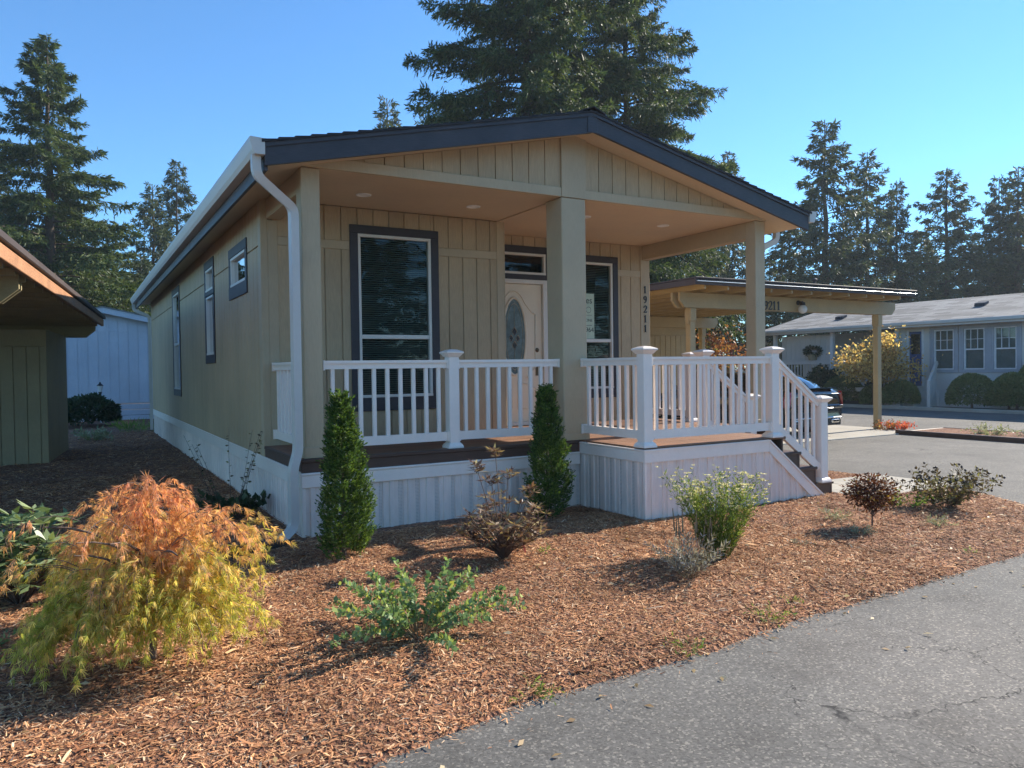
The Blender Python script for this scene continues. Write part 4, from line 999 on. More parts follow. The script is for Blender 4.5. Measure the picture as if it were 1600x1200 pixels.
for s_ in (-1, 1):
    tl = [(s_*x, y, z) for x, y, z in ((.80, -.035, 1.0), (.905, .03, .995), (.955, .045, .82), (.95, .03, .66), (.86, -.035, .68), (.83, -.04, .84))]
    m_ = MB(); n_ = len(tl); m_.poly(tl if s_ < 0 else tl[::-1]); m_.poly([(x*.97, y+.06, z) for x, y, z in tl])
    for j in range(n_):
        a, b_ = tl[j], tl[(j+1) % n_]; m_.quad(a, b_, (b_[0]*.97, b_[1]+.06, b_[2]), (a[0]*.97, a[1]+.06, a[2]))
    m_.build('tail_light', 'red', car)
    MB().cbox(s_*.60-.13, s_*.60+.13, -.055, .04, .30, .385, .02).build('exhaust', 'chrome', car)
    MB().cbox(s_*.60-.09, s_*.60+.09, -.06, -.052, .318, .367, .002).build('exhaust_mouth', 'black', car)
    mi = MB().cbox(s_*1.06-.09, s_*1.06+.09, 3.18, 3.32, .98, 1.12, .03).cbox(s_*.94-.04, s_*.94+.04, 3.22, 3.28, .98, 1.02, .01).build('mirror', 'carpaint', car)
    for y in (.98, 3.92):
        wh = sub('wheel', car, (s_*.86, y, .34))
        MB().lathe([(.21, -.11), (.31, -.115), (.335, -.08), (.338, 0), (.335, .08), (.31, .115), (.21, .11)], (0, 0, 0), 28, 0).build('tyre', 'tyre', wh, smooth=True)
        rm_ = MB().lathe([(.215, .08*s_), (.20, .06*s_), (.06, .09*s_), (.01, .10*s_)], (0, 0, 0), 20, 0)
        for a in range(5):
            t = a*2*math.pi/5; rm_.tube([(.095*s_, .05*math.cos(t), .05*math.sin(t)), (.105*s_, .20*math.cos(t), .20*math.sin(t))], .022, 5)
        rm_.build('rim', 'silver', wh)
        MB().lathe([(.36, .0), (.37, .01*s_), (.355, .02*s_)], (.082*s_, 0, 0), 28, 0).build('arch', 'black', wh)
    board('trunk_seam', 'chrome', car, s_*.42-.36, s_*.42+.36, -.035, -.02, .93, .945, .004)
MB().cbox(-.86, .86, -.045, .02, .62, .70, .02).build('bumper_step', 'carpaint', car)
MB().cbox(-.80, .80, -.050, .0, .40, .43, .01).build('bumper_strip', 'chrome', car)
MB().cbox(-.80, .80, -.030, .02, .24, .40, .02).build('diffuser', 'black', car)
MB().cbox(-.155, .155, -.03, -.018, .74, .89, .004).build('number_plate', 'white', car)
board('door_handle', 'chrome', car, -.965, -.945, 1.45, 1.63, .82, .84, .004); board('door_handle', 'chrome', car, -.965, -.945, 2.45, 2.63, .82, .84, .004)
board('sill_trim', 'chrome', car, -.958, -.942, 1.4, 3.5, .30, .32, .004)

# ================================================================ LEFT NEIGHBOUR'S CARPORT STORE
lc = thing('storage_building', 'olive carport storeroom with a sunlit wooden fascia', 'storeroom', (-2.28, 8.73, 0), -rad(6))
fw = MB().box(-3.4, -.001, 0, .10, 0, 2.42).build('front_wall', 'olive', lc)
for i in range(17): board('wall_board', 'olive', fw, -.2*i-.194-.09, -.2*i-.006-.09, -.017, -.001, .03, 2.12, .006)
board('corner_board', 'olive', fw, -.085, .018, -.022, -.001, .03, 2.12); board('head_board', 'olive', fw, -3.4, .018, -.026, -.0011, 2.125, 2.42)
sw = MB().box(-.10, 0, .10, 2.75, 0, 2.42).build('side_wall', 'olive', lc)
for i in range(2): board('wall_panel', 'olive', sw, .001, .015, .004+i*1.37, 1.37+i*1.37-.004, .03, 2.42, .004)
for yb in (-6.1, 2.45):
    for k_ in (0, 1):
        y0 = yb+k_*.14
        MB().prism([(-3.4, 2.40), (-3.4, 2.70), (.58, 2.70), (.58, 2.54), (.40, 2.385), (-3.3, 2.385)], 1, y0, y0+.055).build('beam', 'olive_lite', lc)
MB().cbox(-3.4, .66, -9.4, 3.1, 2.705, 2.745).build('roof_deck', 'olive', lc)
MB().cbox(.64, .70, -9.4, 3.1, 2.66, 2.80, .006).build('fascia', 'rawwood', lc)
MB().cbox(-3.4, .735, -9.45, 3.16, 2.815, 2.895, .01).build('roof_edge', 'carport_roof', lc)
for yb in np.arange(-9, 3, .6): board('rafter', 'olive', lc, -3.4, .63, yb-.02, yb+.02, 2.62, 2.70)
board('post', 'olive_lite', lc, -3.3, -3.15, -6.1, -5.95, 0, 2.39)
MB().cbox(-3.4, -.02, -7.5, .3, -.05, .03, .01).build('floor_slab', 'concrete', lc)

# ================================================================ PALE HOUSE AT THE BACK
bh = thing('pale_house', 'pale blue-white house gable seen at the end of the side yard', 'house', (0, 22.2, 0))
AX = -.97
MB().prism([(AX-4.2, .60), (AX+4.2, .60), (AX+4.2, 2.85), (AX, 3.72), (AX-4.2, 2.85)], 1, .02, 8).build('wall', 'bluewhite', bh)
def btop(x): return 3.66-.21*abs(x-AX)
for i in range(-12, 13):
    a, b_ = AX+i*.305-.15, AX+i*.305+.145
    MB().prism([(a, .62), (b_, .62), (b_, 3.05), (a, 3.05)], 1, .0, .019).build('siding_board', 'bluewhite', bh)
    za, zb = btop(a)-.05, btop(b_)-.05
    if min(za, zb) > 3.1: MB().prism([(a, 3.075), (b_, 3.075), (b_, zb), (a, za)], 1, .0, .019).build('siding_board', 'bluewhite', bh)
MB().cbox(AX+.10, AX+.17, -.012, -.001, .62, 3.5).build('batten', 'bluewhite', bh)
for sg in (-1, 1):
    MB().prism([(AX, 3.86), (AX+sg*4.6, 2.89), (AX+sg*4.6, 2.70), (AX, 3.67)], 1, -.30, -.26).build('barge_board', 'bluewhite', bh)
    MB().prism([(AX, 3.90), (AX+sg*4.65, 2.92), (AX+sg*4.65, 2.88), (AX, 3.86)], 1, -.33, 8).build('roof', 'grey_roof', bh)
for i in range(3): board('skirting_plank', 'bluewhite', bh, AX-4.2, AX+4.2, -.03-.004*i, .015, .195*(2-i)+.005, .195*(2-i)+.19, .01)
lp = thing('yard_lantern', 'small black lantern on a thin white post before the pale house', 'lantern', (-1.12, 21.2, -.10))
MB().tube([(0, 0, 0), (0, 0, .95)], .022, 8).build('post', 'white', lp)
MB().lathe([(.02, .95), (.03, 1.05), (.05, 1.12), (.06, 1.14)], (0, 0, 0), 6).lathe([(.105, 1.34), (.08, 1.37), (.03, 1.42), (.012, 1.47)], (0, 0, 0), 6).build('lamp_head', 'black', lp)
MB().lathe([(.05, 1.14), (.085, 1.34)], (0, 0, 0), 6).build('lamp_glass', 'globe', lp)

# ================================================================ NEIGHBOUR'S HOUSE ACROSS THE STREET
nb = thing('grey_house', 'low pale grey house with bluish shutters across the street', 'house', (25.6, 0, 0))
nw = [(6.66, 7.37, 1.37, 2.80), (7.70, 8.40, 1.37, 2.80), (8.77, 9.49, 1.37, 2.80)]
wn_ = MB()
for r in holes_rects(-8, 10.75, .55, 2.95, nw+[(9.98, 10.48, .75, 2.80)]): wn_.box(0, .12, r[0], r[1], r[2], r[3])
wn_.build('front_wall', 'palegrey', nb)
MB().box(.10, 7.5, -8, -7.9, .0, 3.0).box(7.4, 7.5, -8, 17, 0, 3.0).build('far_wall', 'palegrey', nb)
MB().box(1.9, 2.0, 10.75, 16.9, .55, 2.95).box(0, 1.9, 10.75, 10.85, .55, 2.95).build('porch_wall', 'palegrey', nb)
pw_ = MB().box(.05, .12, 13.95, 16.5, 1.72, 2.86).build('porch_screen', 'palegrey', nb)
for i in range(10): board('screen_board', 'palegrey', pw_, .030, .049, 13.95+i*.255+.005, 13.95+(i+1)*.255-.005, 1.73, 2.85, .005)
window(nb, 'y', 1.9, 12.7, 13.7, 1.4, 2.85, trim=.08, rail=2.1, blinds=False, tm='shutter', fr='white', glass='glass_clear')
for w_ in nw:
    q = window(nb, 'y', 0, *w_, trim=.0, rail=2.07, blinds=True, fr='white', glass='glass_clear')
    for k_ in (1, 2): board('muntin', 'white', q, -.03, -.005, w_[0]+(w_[1]-w_[0])*k_/3-.009, w_[0]+(w_[1]-w_[0])*k_/3+.009, 2.10, 2.76, .002)
    board('muntin', 'white', q, -.029, -.006, w_[0]+.03, w_[1]-.03, 2.42, 2.438, .002)
    for y0 in (w_[0]-.165, w_[1]+.015):
        sh = MB()
        for k_ in range(2): sh.cbox(-.045, -.005, y0+k_*.076, y0+k_*.076+.071, 1.25, 2.93, .004)
        sh.cbox(-.065, -.0455, y0, y0+.147, 1.38, 1.48, .003).cbox(-.065, -.0455, y0, y0+.147, 2.68, 2.78, .003)
        sh.build('shutter', 'shutter', nb)
    board('window_head', 'shutter', nb, -.04, -.002, w_[0]-.02, w_[1]+.02, 2.81, 2.93); board('window_sill', 'shutter', nb, -.05, -.002, w_[0]-.02, w_[1]+.02, 1.25, 1.36)
dr_ = sub('door', nb)
board('door_leaf', 'bluedoor', dr_, .03, .07, 9.99, 10.47, .76, 2.79); board('door_glass', 'carglass', dr_, .015, .029, 10.05, 10.41, 1.95, 2.70)
board('door_frame', 'white', dr_, -.02, .02, 9.90, 9.975, .75, 2.86); board('door_frame', 'white', dr_, -.02, .02, 10.485, 10.56, .75, 2.86)
for y in np.arange(-7.8, 10.6, .45): board('skirting_panel', 'palegrey', nb, -.03, .0, y, y+.44, 0, .62, .008)
rf = sub('roof', nb)
MB().prism([(-.65, 3.12), (3.6, 4.20), (3.6, 4.08), (-.65, 2.98)], 1, -8.4, 17.2).build('roof_slope', 'grey_roof', rf)
MB().prism([(3.6, 4.20), (8.0, 3.08), (8.0, 2.98), (3.6, 4.08)], 1, -8.4, 17.2).build('roof_slope', 'grey_roof', rf)
MB().cbox(-.70, -.655, -8.4, 17.2, 2.93, 3.12, .006).build('fascia', 'palegrey', rf)
MB().cbox(-.80, -.705, -8.4, 17.2, 3.00, 3.12, .02).build('gutter', 'gutter', rf)
MB().box(-.65, .0, -8.4, 17.2, 2.95, 2.975).build('eave_soffit', 'palegrey', rf)
for y, x in ((8.7, 1.6), (14.2, 1.0), (13.2, 1.8)):
    z = 3.12+.254*(x+.65); MB().prism([(x-.14, z-.02), (x+.18, z+.08), (x+.18, z+.17), (x-.10, z+.10)], 1, y-.18, y+.18).build('roof_vent', 'darktrim', rf)
pr_ = sub('porch', nb)
MB().cbox(-1.2, 1.9, 10.75, 16.9, .55, .70).build('porch_floor', 'palegrey', pr_)
for y in (10.9, 13.78, 16.75): board('porch_post', 'white', pr_, -.16, -.02, y-.07, y+.07, .70, 2.95)
board('porch_rail', 'palegrey', pr_, -.14, -.04, 10.97, 16.68, 1.62, 1.80)
for y in np.arange(11.05, 16.7, .16): board('baluster', 'palegrey', pr_, -.11, -.07, y-.02, y+.02, .78, 1.62, .003)
board('porch_rail', 'palegrey', pr_, -.12, -.06, 10.97, 16.68, .72, .78)
sr_ = sub('stair_railing', nb)
for y in (9.35, 10.75):
    MB().tube([(-.1, y, 1.62), (-1.45, y-.55 if y < 10 else y, .93)], 1, sq=(.09, .12)).build('handrail', 'palegrey', sr_)
    board('newel', 'palegrey', sr_, -1.52, -1.40, (y-.62 if y < 10 else y-.06), (y-.50 if y < 10 else y+.06), 0, 1.0)
    for t in np.linspace(.12, .88, 7):
        yy = y-.55*t if y < 10 else y; board('baluster', 'palegrey', sr_, -.1-1.35*t-.02, -.1-1.35*t+.02, yy-.02, yy+.02, .70-.62*t, 1.58-.69*t, .003)
for i in range(4): board('step', 'palegrey', nb, -.35*(i+1), -.35*i, 9.4, 10.7, .0, .60-.15*i)

# planting strip beside the drive
MB().cbox(14.30, 14.42, -8, 3.55, -.05, .10, .02).cbox(16.05, 16.17, -8, 3.55, -.05, .07, .02).cbox(14.43, 16.04, 3.44, 3.55, -.05, .07, .02).build('edging_timber', 'rim', None, kind='structure')
flat('strip_soil', [(14.42, -8), (16.05, -8), (16.05, 3.44), (14.42, 3.44)], .06, 'mulch', kind='structure')

# ================================================================ CONIFERS
fir_a = conifer_meshes(21, 18.4, 4.6, 1.5, 165, .25, 1150, .40, 'needle', .36, .24)
fir_b = conifer_meshes(22, 24.0, 7.2, 3.0, 250, .265, 1400, .60, 'needle', .20, .24, .50, 1.12)
fir_c = conifer_meshes(23, 18.0, 4.3, 1.2, 130, .34, 360, .30, 'needle_far', .28, .27)
fir_d = conifer_meshes(24, 17.0, 3.6, 1.0, 120, .33, 330, .28, 'needle_far', .32, .27)
fir_e = conifer_meshes(25, 20.0, 4.8, 3.0, 140, .34, 380, .35, 'needle_far', .36, .27)
CAMP = Vector((-1.84, -7.2, 0))
def at(px, depth):
    """ground point seen in the column px at this depth"""
    l = (px-800)/1195*depth
    return (CAMP.x+fv.x*depth+rv.x*l, CAMP.y+fv.y*depth+rv.y*l, 0)
def top(y, px, depth): return 1.6+((577-(px-800)*.014)-y)/1195*depth
def fir(meshes, H0, px, y, depth, label, rz, wide=1.0, group='conifers behind the houses'):
    H = top(y, px, depth); t = place_tree('conifer_tree', meshes, label, at(px, depth), rz, H/H0*wide, group, sz=H/H0); return t
fir(fir_a, 18.4, 86, 62, 38, 'tall open conifer rising above the olive storeroom', .4, 1.0)
fir(fir_d, 17.0, 245, 290, 58, 'dense conifer just left of the thin-topped one by the gutter', 1.0, .95)
fir(fir_c, 18.0, 283, 253, 62, 'thin-topped conifer peeking over the white gutter', 2.0, .8)
fir(fir_e, 20.0, 2, 235, 40, 'conifer at the picture edge beside the tall open one', .9, 1.0)
fir(fir_c, 18.0, 172, 345, 44, 'lower bushy conifer below the thin-topped pair', 3.3, 1.35)
fir(fir_d, 17.0, 225, 400, 50, 'short conifer behind the pale house gable', 4.3, 1.4)
fir(fir_e, 20.0, 110, 330, 46, 'broad conifer in the shade behind the tall open one', 5.0, 1.3)
fir(fir_b, 24.0, 830, -170, 31, 'huge dark conifer towering over the porch roof ridge', .3, .84)
fir(fir_b, 24.0, 985, -60, 34, 'lighter conifer overlapping the huge one above the roof', 2.6, .72)
fir(fir_d, 17.0, 612, 158, 62, 'conifer whose tip just clears the roof left of the huge one', .7, .8)
fir(fir_c, 18.0, 1140, 240, 66, 'conifer whose tip shows beside the falling roof edge', 1.9, .8)
for i, (m_, h0, px, y, dp, lab, wd) in enumerate((
    (fir_c, 18.0, 1291, 190, 54, 'tallest conifer above the carport roof', 1.0),
    (fir_d, 17.0, 1357, 240, 57, 'second conifer to the right of the tallest above the carport', .95),
    (fir_e, 20.0, 1402, 285, 58, 'blunt conifer between the pair over the carport and the gap of sky', .8),
    (fir_c, 18.0, 1480, 265, 60, 'lone conifer standing above the grey house roof vent', 1.05),
    (fir_e, 20.0, 1562, 278, 62, 'slim conifer left of the one at the right picture edge', .9),
    (fir_d, 17.0, 1592, 262, 60, 'conifer cut by the right picture edge', 1.0),
    (fir_d, 17.0, 1235, 330, 62, 'conifer partly hidden by the right end of the porch roof', 1.2),
    (fir_e, 20.0, 1100, 300, 60, 'conifer filling the gap between porch beam and post', 1.1),
    (fir_c, 18.0, 1030, 320, 64, 'conifer seen under the porch side beam near the house number', 1.1),
    (fir_e, 20.0, 1320, 370, 72, 'farther conifer low behind the tallest pair', 1.4),
    (fir_c, 18.0, 1440, 370, 74, 'farther conifer low in the gap of the tree row', 1.4),
    (fir_d, 17.0, 1530, 370, 72, 'farther conifer low behind the lone one', 1.5),
    (fir_e, 20.0, 1640, 250, 66, 'conifer just past the right picture edge', 1.2))):
    fir(m_, h0, px, y, dp, lab, i*1.7+.3, wd)
for i, (x, y, h, lab, m_, h0) in enumerate(((12.5, -30, 15, 'conifer across the lane mirrored in the tall porch window', fir_c, 18.0), (27, -30, 16, 'conifer across the lane mirrored in the window by the door', fir_e, 20.0))):
    place_tree('conifer_tree', m_, lab, (x, y, 0), i*1.3, h/h0*1.2, 'conifers across the lane', sz=h/h0)

# ================================================================ PLANTS
def arc(g, base, az, el, L, droop, k=6):
    """a shoot: starts at base, leaves at elevation el, bends down (droop > 0) or up"""
    p = np.array(base, float); out = [p.copy()]; e = el
    for i in range(k):
        out.append(p+np.array([math.cos(az)*math.cos(e), math.sin(az)*math.cos(e), math.sin(e)])*L/k); p = out[-1]; e -= droop/k; az += g.normal()*.10
    return np.array(out)
def along(paths, t0, per_m, g, jitter=.0):
    """points and directions along shoots"""
    P, D, T = [], [], []
    for p in paths:
        seg = np.linalg.norm(np.diff(p, axis=0), axis=1); L = seg.sum(); n = max(2, int(per_m*L*(1-t0)))
        t = t0+(1-t0)*(np.arange(n)+g.random(n))/n; cum = np.concatenate([[0], np.cumsum(seg)])/L
        q = np.stack([np.interp(t, cum, p[:, j]) for j in range(3)], 1); i = np.clip(np.searchsorted(cum, t)-1, 0, len(p)-2)
        P.append(q+g.normal(size=q.shape)*jitter); D.append(nrm(p[i+1]-p[i])); T.append(t)
    return np.concatenate(P), np.concatenate(D), np.concatenate(T)
def fan(P, D, g, mix=1.0, up=0.0):
    """directions pointing away from a stem, part way along it"""
    r = rvec(len(P), g); r = nrm(r-D*(r*D).sum(1, keepdims=True)); return nrm(D*(1-mix*.6)+r*mix+np.array([0, 0, up]))
def ground_z(x, y): return float(max(bed_h(np.array([x]), np.array([y]))[0], 0))
def plant(name, label, x, y, cat='plant', group=None): return thing(name, label, cat, (x, y, ground_z(x, y)-.006), 0, group)

# columnar thujas
def thuja(x, y, H, R, seed, label):
    g = np.random.default_rng(seed); t = plant('columnar_thuja', label, x, y, 'shrub', 'columnar evergreens before the porch skirting')
    MB().tube([(0, 0, -.02), (0, 0, H*.5), (.01, 0, H*.93)], [.022, .015, .004], 6, False).build('stem', 'twig', t)
    # upright flat sprays grouped in plumes, so the outline is ragged
    npl = 1000; z = H*.96*g.random(npl)**.95; az = g.random(npl)*6.283
    prof = R*np.clip(1.0-(z/H)**1.35, .02, 1)**.85*(.66+.34*np.clip(z/(.16*H), 0, 1))
    lump = 1+.16*np.sin(az*3+seed)+.12*np.sin(az*5-z*9+seed)+.10*np.sin(z*23+az*2)
    rr = prof*lump*np.where(g.random(npl) < .75, .62+.22*g.random(npl), .2+.4*g.random(npl))
    rad_ = np.stack([np.cos(az), np.sin(az), np.zeros(npl)], 1); tang = np.stack([-np.sin(az), np.cos(az), np.zeros(npl)], 1)
    C = rad_*rr[:, None]+np.stack([.02*np.sin(z*4), .02*np.cos(z*3), z], 1)
    Dp = nrm(rad_*(.45+.35*g.random(npl))[:, None]+np.array([0, 0, 1.])+g.normal(size=(npl, 3))*.16); Lp = (.085+.07*g.random(npl))*(.6+.4*np.clip(1.2-z/H, 0, 1))
    q = 24; t_ = np.tile((np.arange(q)+.5)/q, (npl, 1)); sd2 = np.where(np.arange(q) % 2, 1, -1)[None, :]*np.ones((npl, 1))
    P = (C[:, None, :]+Dp[:, None, :]*(Lp[:, None]*t_)[:, :, None]+tang[:, None, :]*(sd2*.012*(1-t_))[:, :, None]).reshape(-1, 3)
    n = npl*q; P += g.normal(size=(n, 3))*.006
    D = nrm(np.repeat(Dp, q, 0)*.8+np.repeat(tang, q, 0)*(sd2.reshape(-1)*(.55+.4*g.random(n)))[:, None]+np.repeat(rad_, q, 0)*.25+g.normal(size=(n, 3))*.22)
    L = .018+.020*g.random(n)
    obj('foliage', leaf_mesh('foliage', P, D, L, L*.45, 'thuja', N=nrm(np.repeat(rad_, q, 0)+g.normal(size=(n, 3))*.5)), t); return t
thuja(.10, -.92, 1.38, .235, 3, 'columnar thuja near the downspout corner of the porch')
thuja(2.44, -.44, 1.37, .24, 4, 'columnar thuja in front of the square middle porch column')

# weeping laceleaf maple
def laceleaf(x, y, H, R, seed, label, n_shoot=760):
    g = np.random.default_rng(seed); t = plant('laceleaf_maple', label, x, y, 'shrub'); tw = Twigs()
    tw.add([(0, 0, -.03), (.012, .0, .12), (-.02, .02, .30), (.0, .0, .48)], .022, .014)
    limbs = []
    for i in range(11):
        az = i*.571+g.normal()*.2; z0 = .22+.28*g.random()
        p = arc(g, (0, 0, z0), az, 1.15-.4*g.random(), R*(.75+.35*g.random()), 1.0, 6); limbs.append(p); tw.add([tuple(q) for q in p], .011, .004)
    paths = []
    # cascading mounds: centre (to the right, towards the viewer), top height, radius
    lobes = [(-.02, -.1, 1.0, .27), (-.34, -.55, .82, .22), (-.72, -1.25, .66, .22), (.46, -.1, .86, .17), (.30, .10, .70, .20), (.12, .40, .68, .27), (-.20, .45, .60, .27), (-.55, -.95, .74, .18), (.34, .42, .50, .20), (-.05, -.40, .76, .25), (-.34, .40, .46, .17), (-.92, -1.3, .48, .16), (.56, .2, .52, .12)]
    wts = np.array([l[3]**2 for l in lobes]); wts /= wts.sum(); rx, ry = rv.x, rv.y
    for i in range(n_shoot):
        lx, lf, lz, lr = lobes[g.choice(len(lobes), p=wts)]; lx, lf, lr = lx*.78, lf*.45, lr*.92
        ox, oy = lx*rx-lf*fv.x, lx*ry-lf*fv.y
        az = g.random()*6.283; r0 = lr*math.sqrt(g.random())
        z = H*lz*(1-.34*(r0/lr)**2)*(.93+.07*g.random())-.04*g.random()
        p = arc(g, (ox+r0*.75*math.cos(az), oy+r0*.75*math.sin(az), z-.02), az, .45-.9*r0/lr+.2*g.normal(), .15+.15*g.random(), 1.3+.8*g.random(), 6)
        p[:, 2] = np.maximum(p[:, 2], .05); paths.append(p)
        if i % 4 == 0: tw.add([tuple(q) for q in p], .0026, .0012)
        if i % 4 == 1:                                              # hanging curtain below the mound
            d0 = r0*.75+.10; p = arc(g, (ox+d0*math.cos(az), oy+d0*math.sin(az), z*(.60+.36*g.random())), az, -.1, .12+.12*g.random(), 1.3, 6); p[:, 2] = np.maximum(p[:, 2], .04); paths.append(p)
    for i in range(26):                                             # loose long shoots
        az = g.random()*6.283; p = arc(g, (.35*math.cos(az), .35*math.sin(az), H*(.5+.3*g.random())), az, .5, .30+.18*g.random(), 1.6, 6); tw.add([tuple(q) for q in p], .0025, .001); paths.append(p[3:])
    P, D, T = along(paths, .04, 62, g, .010); n = len(P)
    hz = np.clip(P[:, 2]/H, 0, 1)
    patch = np.sin(P[:, 0]*7+1)*np.cos(P[:, 1]*6)*.22+np.sin(P[:, 0]*17+P[:, 2]*11)*.12
    warm = np.clip((hz-.40)*1.9+patch+g.normal(size=n)*.18, 0, 1)
    c_g = np.array([.42, .43, .09]); c_y = np.array([.74, .60, .20]); c_o = np.array([.70, .40, .21]); c_r = np.array([.60, .25, .17])
    w1 = np.clip(warm*2, 0, 1)[:, None]; w2 = np.clip(warm*2-1, 0, 1)[:, None]
    mixy = np.where(g.random(n)[:, None] < .40, c_y, c_g); c = mixy*(1-w1)+c_o*w1; c = c*(1-w2*.6)+c_r*w2*.6
    c = c*(.60+.75*g.random(n))[:, None]
    base = fan(P, D, g, .6, -.5); PP, DD, CC, LL = [], [], [], []
    S = nrm(np.cross(base, rvec(n, g)))
    for a in (-1.05, -.65, -.28, .08, .45, .9):                     # the fingers of each leaf
        PP.append(P); DD.append(nrm(base*math.cos(a)+S*math.sin(a)+np.array([0, 0, -.15]))); CC.append(np.minimum(c*(.8+.4*g.random(n))[:, None], .9)); LL.append((.040+.028*g.random(n))*(1-.30*abs(a)))
    L = np.concatenate(LL)
    obj('foliage', leaf_mesh('foliage', np.concatenate(PP), np.concatenate(DD), L, L*.07+.0016, 'maple', col=np.concatenate(CC), mid=.35), t)
    tw.build('branches', 'twig', t); return t
laceleaf(-1.51, -2.64, 1.04, .56, 5, 'weeping laceleaf maple turning orange over yellow-green in the mulch bed')

# generic shrub: shoots with leaves
def shrub(name, label, x, y, H, spread, n, leaf, mat, seed, per_m=60, droop=.5, t0=.2, wid=.45, twig='twig', r0=.003, base_r=.02, mix=.9, up=.1, cat='plant', el0=.55, group=None, fold=.1, jit=.0):
    g = np.random.default_rng(seed); t = plant(name, label, x, y, cat, group); tw = Twigs(); paths = []
    for i in range(n):
        az = g.random()*6.283; e = el0+(1.5-el0)*g.random(); L = H/max(.5, math.sin(e))*(.6+.4*g.random())
        L = min(L, math.hypot(H, spread))
        b = base_r*math.sqrt(g.random()); p = arc(g, (b*math.cos(az), b*math.sin(az), -.01), az, e, L, droop*(.5+g.random()), 6)
        p[:, 2] = np.maximum(p[:, 2], .012); paths.append(p); tw.add([tuple(q) for q in p], r0, r0*.4)
    P, D, T = along(paths, t0, per_m, g, jit); L = leaf*(.6+.7*g.random(len(P)))
    obj('foliage', leaf_mesh('foliage', P, fan(P, D, g, mix, up), L, L*wid, mat, fold=fold), t)
    tw.build('stems', twig, t); t_paths = paths; return t, paths, g

# rhododendrons: whorls of long leaves at shoot tips
def rhodo(label, x, y, H, R, n, seed, mat, L0, wid, tall=(), twigr=.006, name='rhododendron'):
    g = np.random.default_rng(seed); t = plant(name, label, x, y, 'shrub'); tw = Twigs(); P, D = [], []
    tips = []
    for i in range(n):
        az = i*2.4+g.normal()*.3; e = .75+.7*g.random(); r = R*math.sqrt(g.random())
        z = H*(.35+.65*g.random())*(1-.25*(r/R)**2)
        p = np.array([(0, 0, -.02), (r*.25*math.cos(az), r*.25*math.sin(az), z*.35), (r*.7*math.cos(az), r*.7*math.sin(az), z*.7), (r*math.cos(az), r*math.sin(az), z)])
        tw.add([tuple(q) for q in p], twigr, .0022); tips.append(p[3])
        if g.random() < .6: tips.append(p[2]+g.normal(size=3)*.01)
    for tx, ty, tz in tall:
        tw.add([(0, 0, .1), (tx*.5, ty*.5, tz*.5), (tx, ty, tz)], .005, .003); tips.append(np.array([tx, ty, tz])); tips.append(np.array([tx+.02, ty, tz-.04]))
        for k_ in range(3):
            a = g.random()*6.28; q = np.array([tx+.055*math.cos(a), ty+.055*math.sin(a), tz-.02+.04*g.random()]); tw.add([(tx, ty, tz-.05), tuple(q)], .003, .002); tips.append(q)
    for q in tips:
        k_ = g.integers(7, 11); a = np.arange(k_)*6.283/k_+g.random()*6; e = g.normal(size=k_)*.25-.05+.5*g.random()
        P.append(np.repeat(q[None], k_, 0)); D.append(np.stack([np.cos(a)*np.cos(e), np.sin(a)*np.cos(e), np.sin(e)], 1))
    P, D = np.concatenate(P), np.concatenate(D); L = L0*(.65+.6*g.random(len(P)))
    N = nrm(np.array([0, 0, 1.])+g.normal(size=P.shape)*.35)
    obj('foliage', leaf_mesh('foliage', P, D, L, L*wid, mat, N=N, fold=-.12, mid=.5), t); tw.build('branches', 'twig', t); return t
rb_ = rhodo('bronze-leaved young rhododendron with a pink tape tied low', 1.20, -1.71, .56, .36, 85, 9, 'bronze_leaf', .080, .26, ((-.19, .10, .76), (-.04, .05, .88), (.05, .0, .70), (-.10, .02, .66), (.22, -.1, .58)))
MB().quad((.10, -.05, .15), (.13, -.06, .19), (.155, -.07, .16), (.12, -.06, .135)).quad((.13, -.06, .16), (.145, -.07, .15), (.16, -.09, .05), (.15, -.085, .045)).build('tape', 'pink', rb_)
rhodo('green rhododendron at the picture edge behind the laceleaf maple', -2.20, -.98, .66, .44, 95, 10, 'rhodo', .125, .32, twigr=.008)

shrub('honeysuckle', 'low blue-green shrub with small paired leaves nearest the lane', -.13, -3.06, .50, .40, 40, .040, 'glaucous', 12, 150, .55, .20, .62, 'dry', .0035, .07, 1.0, .2, 'shrub', .35)
dz, dp, g_ = shrub('daisy_clump', 'tall daisy clump with fading cream flowers before the deck', 2.72, -2.60, .74, .30, 170, .042, 'daisy_leaf', 13, 60, .20, .12, .24, 'daisy_leaf', .002, .10, .8, .35, 'flower', 1.12)
fp, fd = [], []; cz = MB()
for p in dp:
    for k_ in range(2):
        q = p[-1]+g_.normal(size=3)*.022*k_; a = np.arange(7)*.9+g_.random(); e = .2+.5*g_.random()
        fp.append(np.repeat(q[None], 7, 0)); fd.append(np.stack([np.cos(a)*math.cos(e), np.sin(a)*math.cos(e), np.full(7, math.sin(e))], 1))
        if k_ == 0: cz.lathe([(.004, 0), (.007, .004), (.003, .008)], tuple(q), 5)
fp, fd = np.concatenate(fp), np.concatenate(fd)
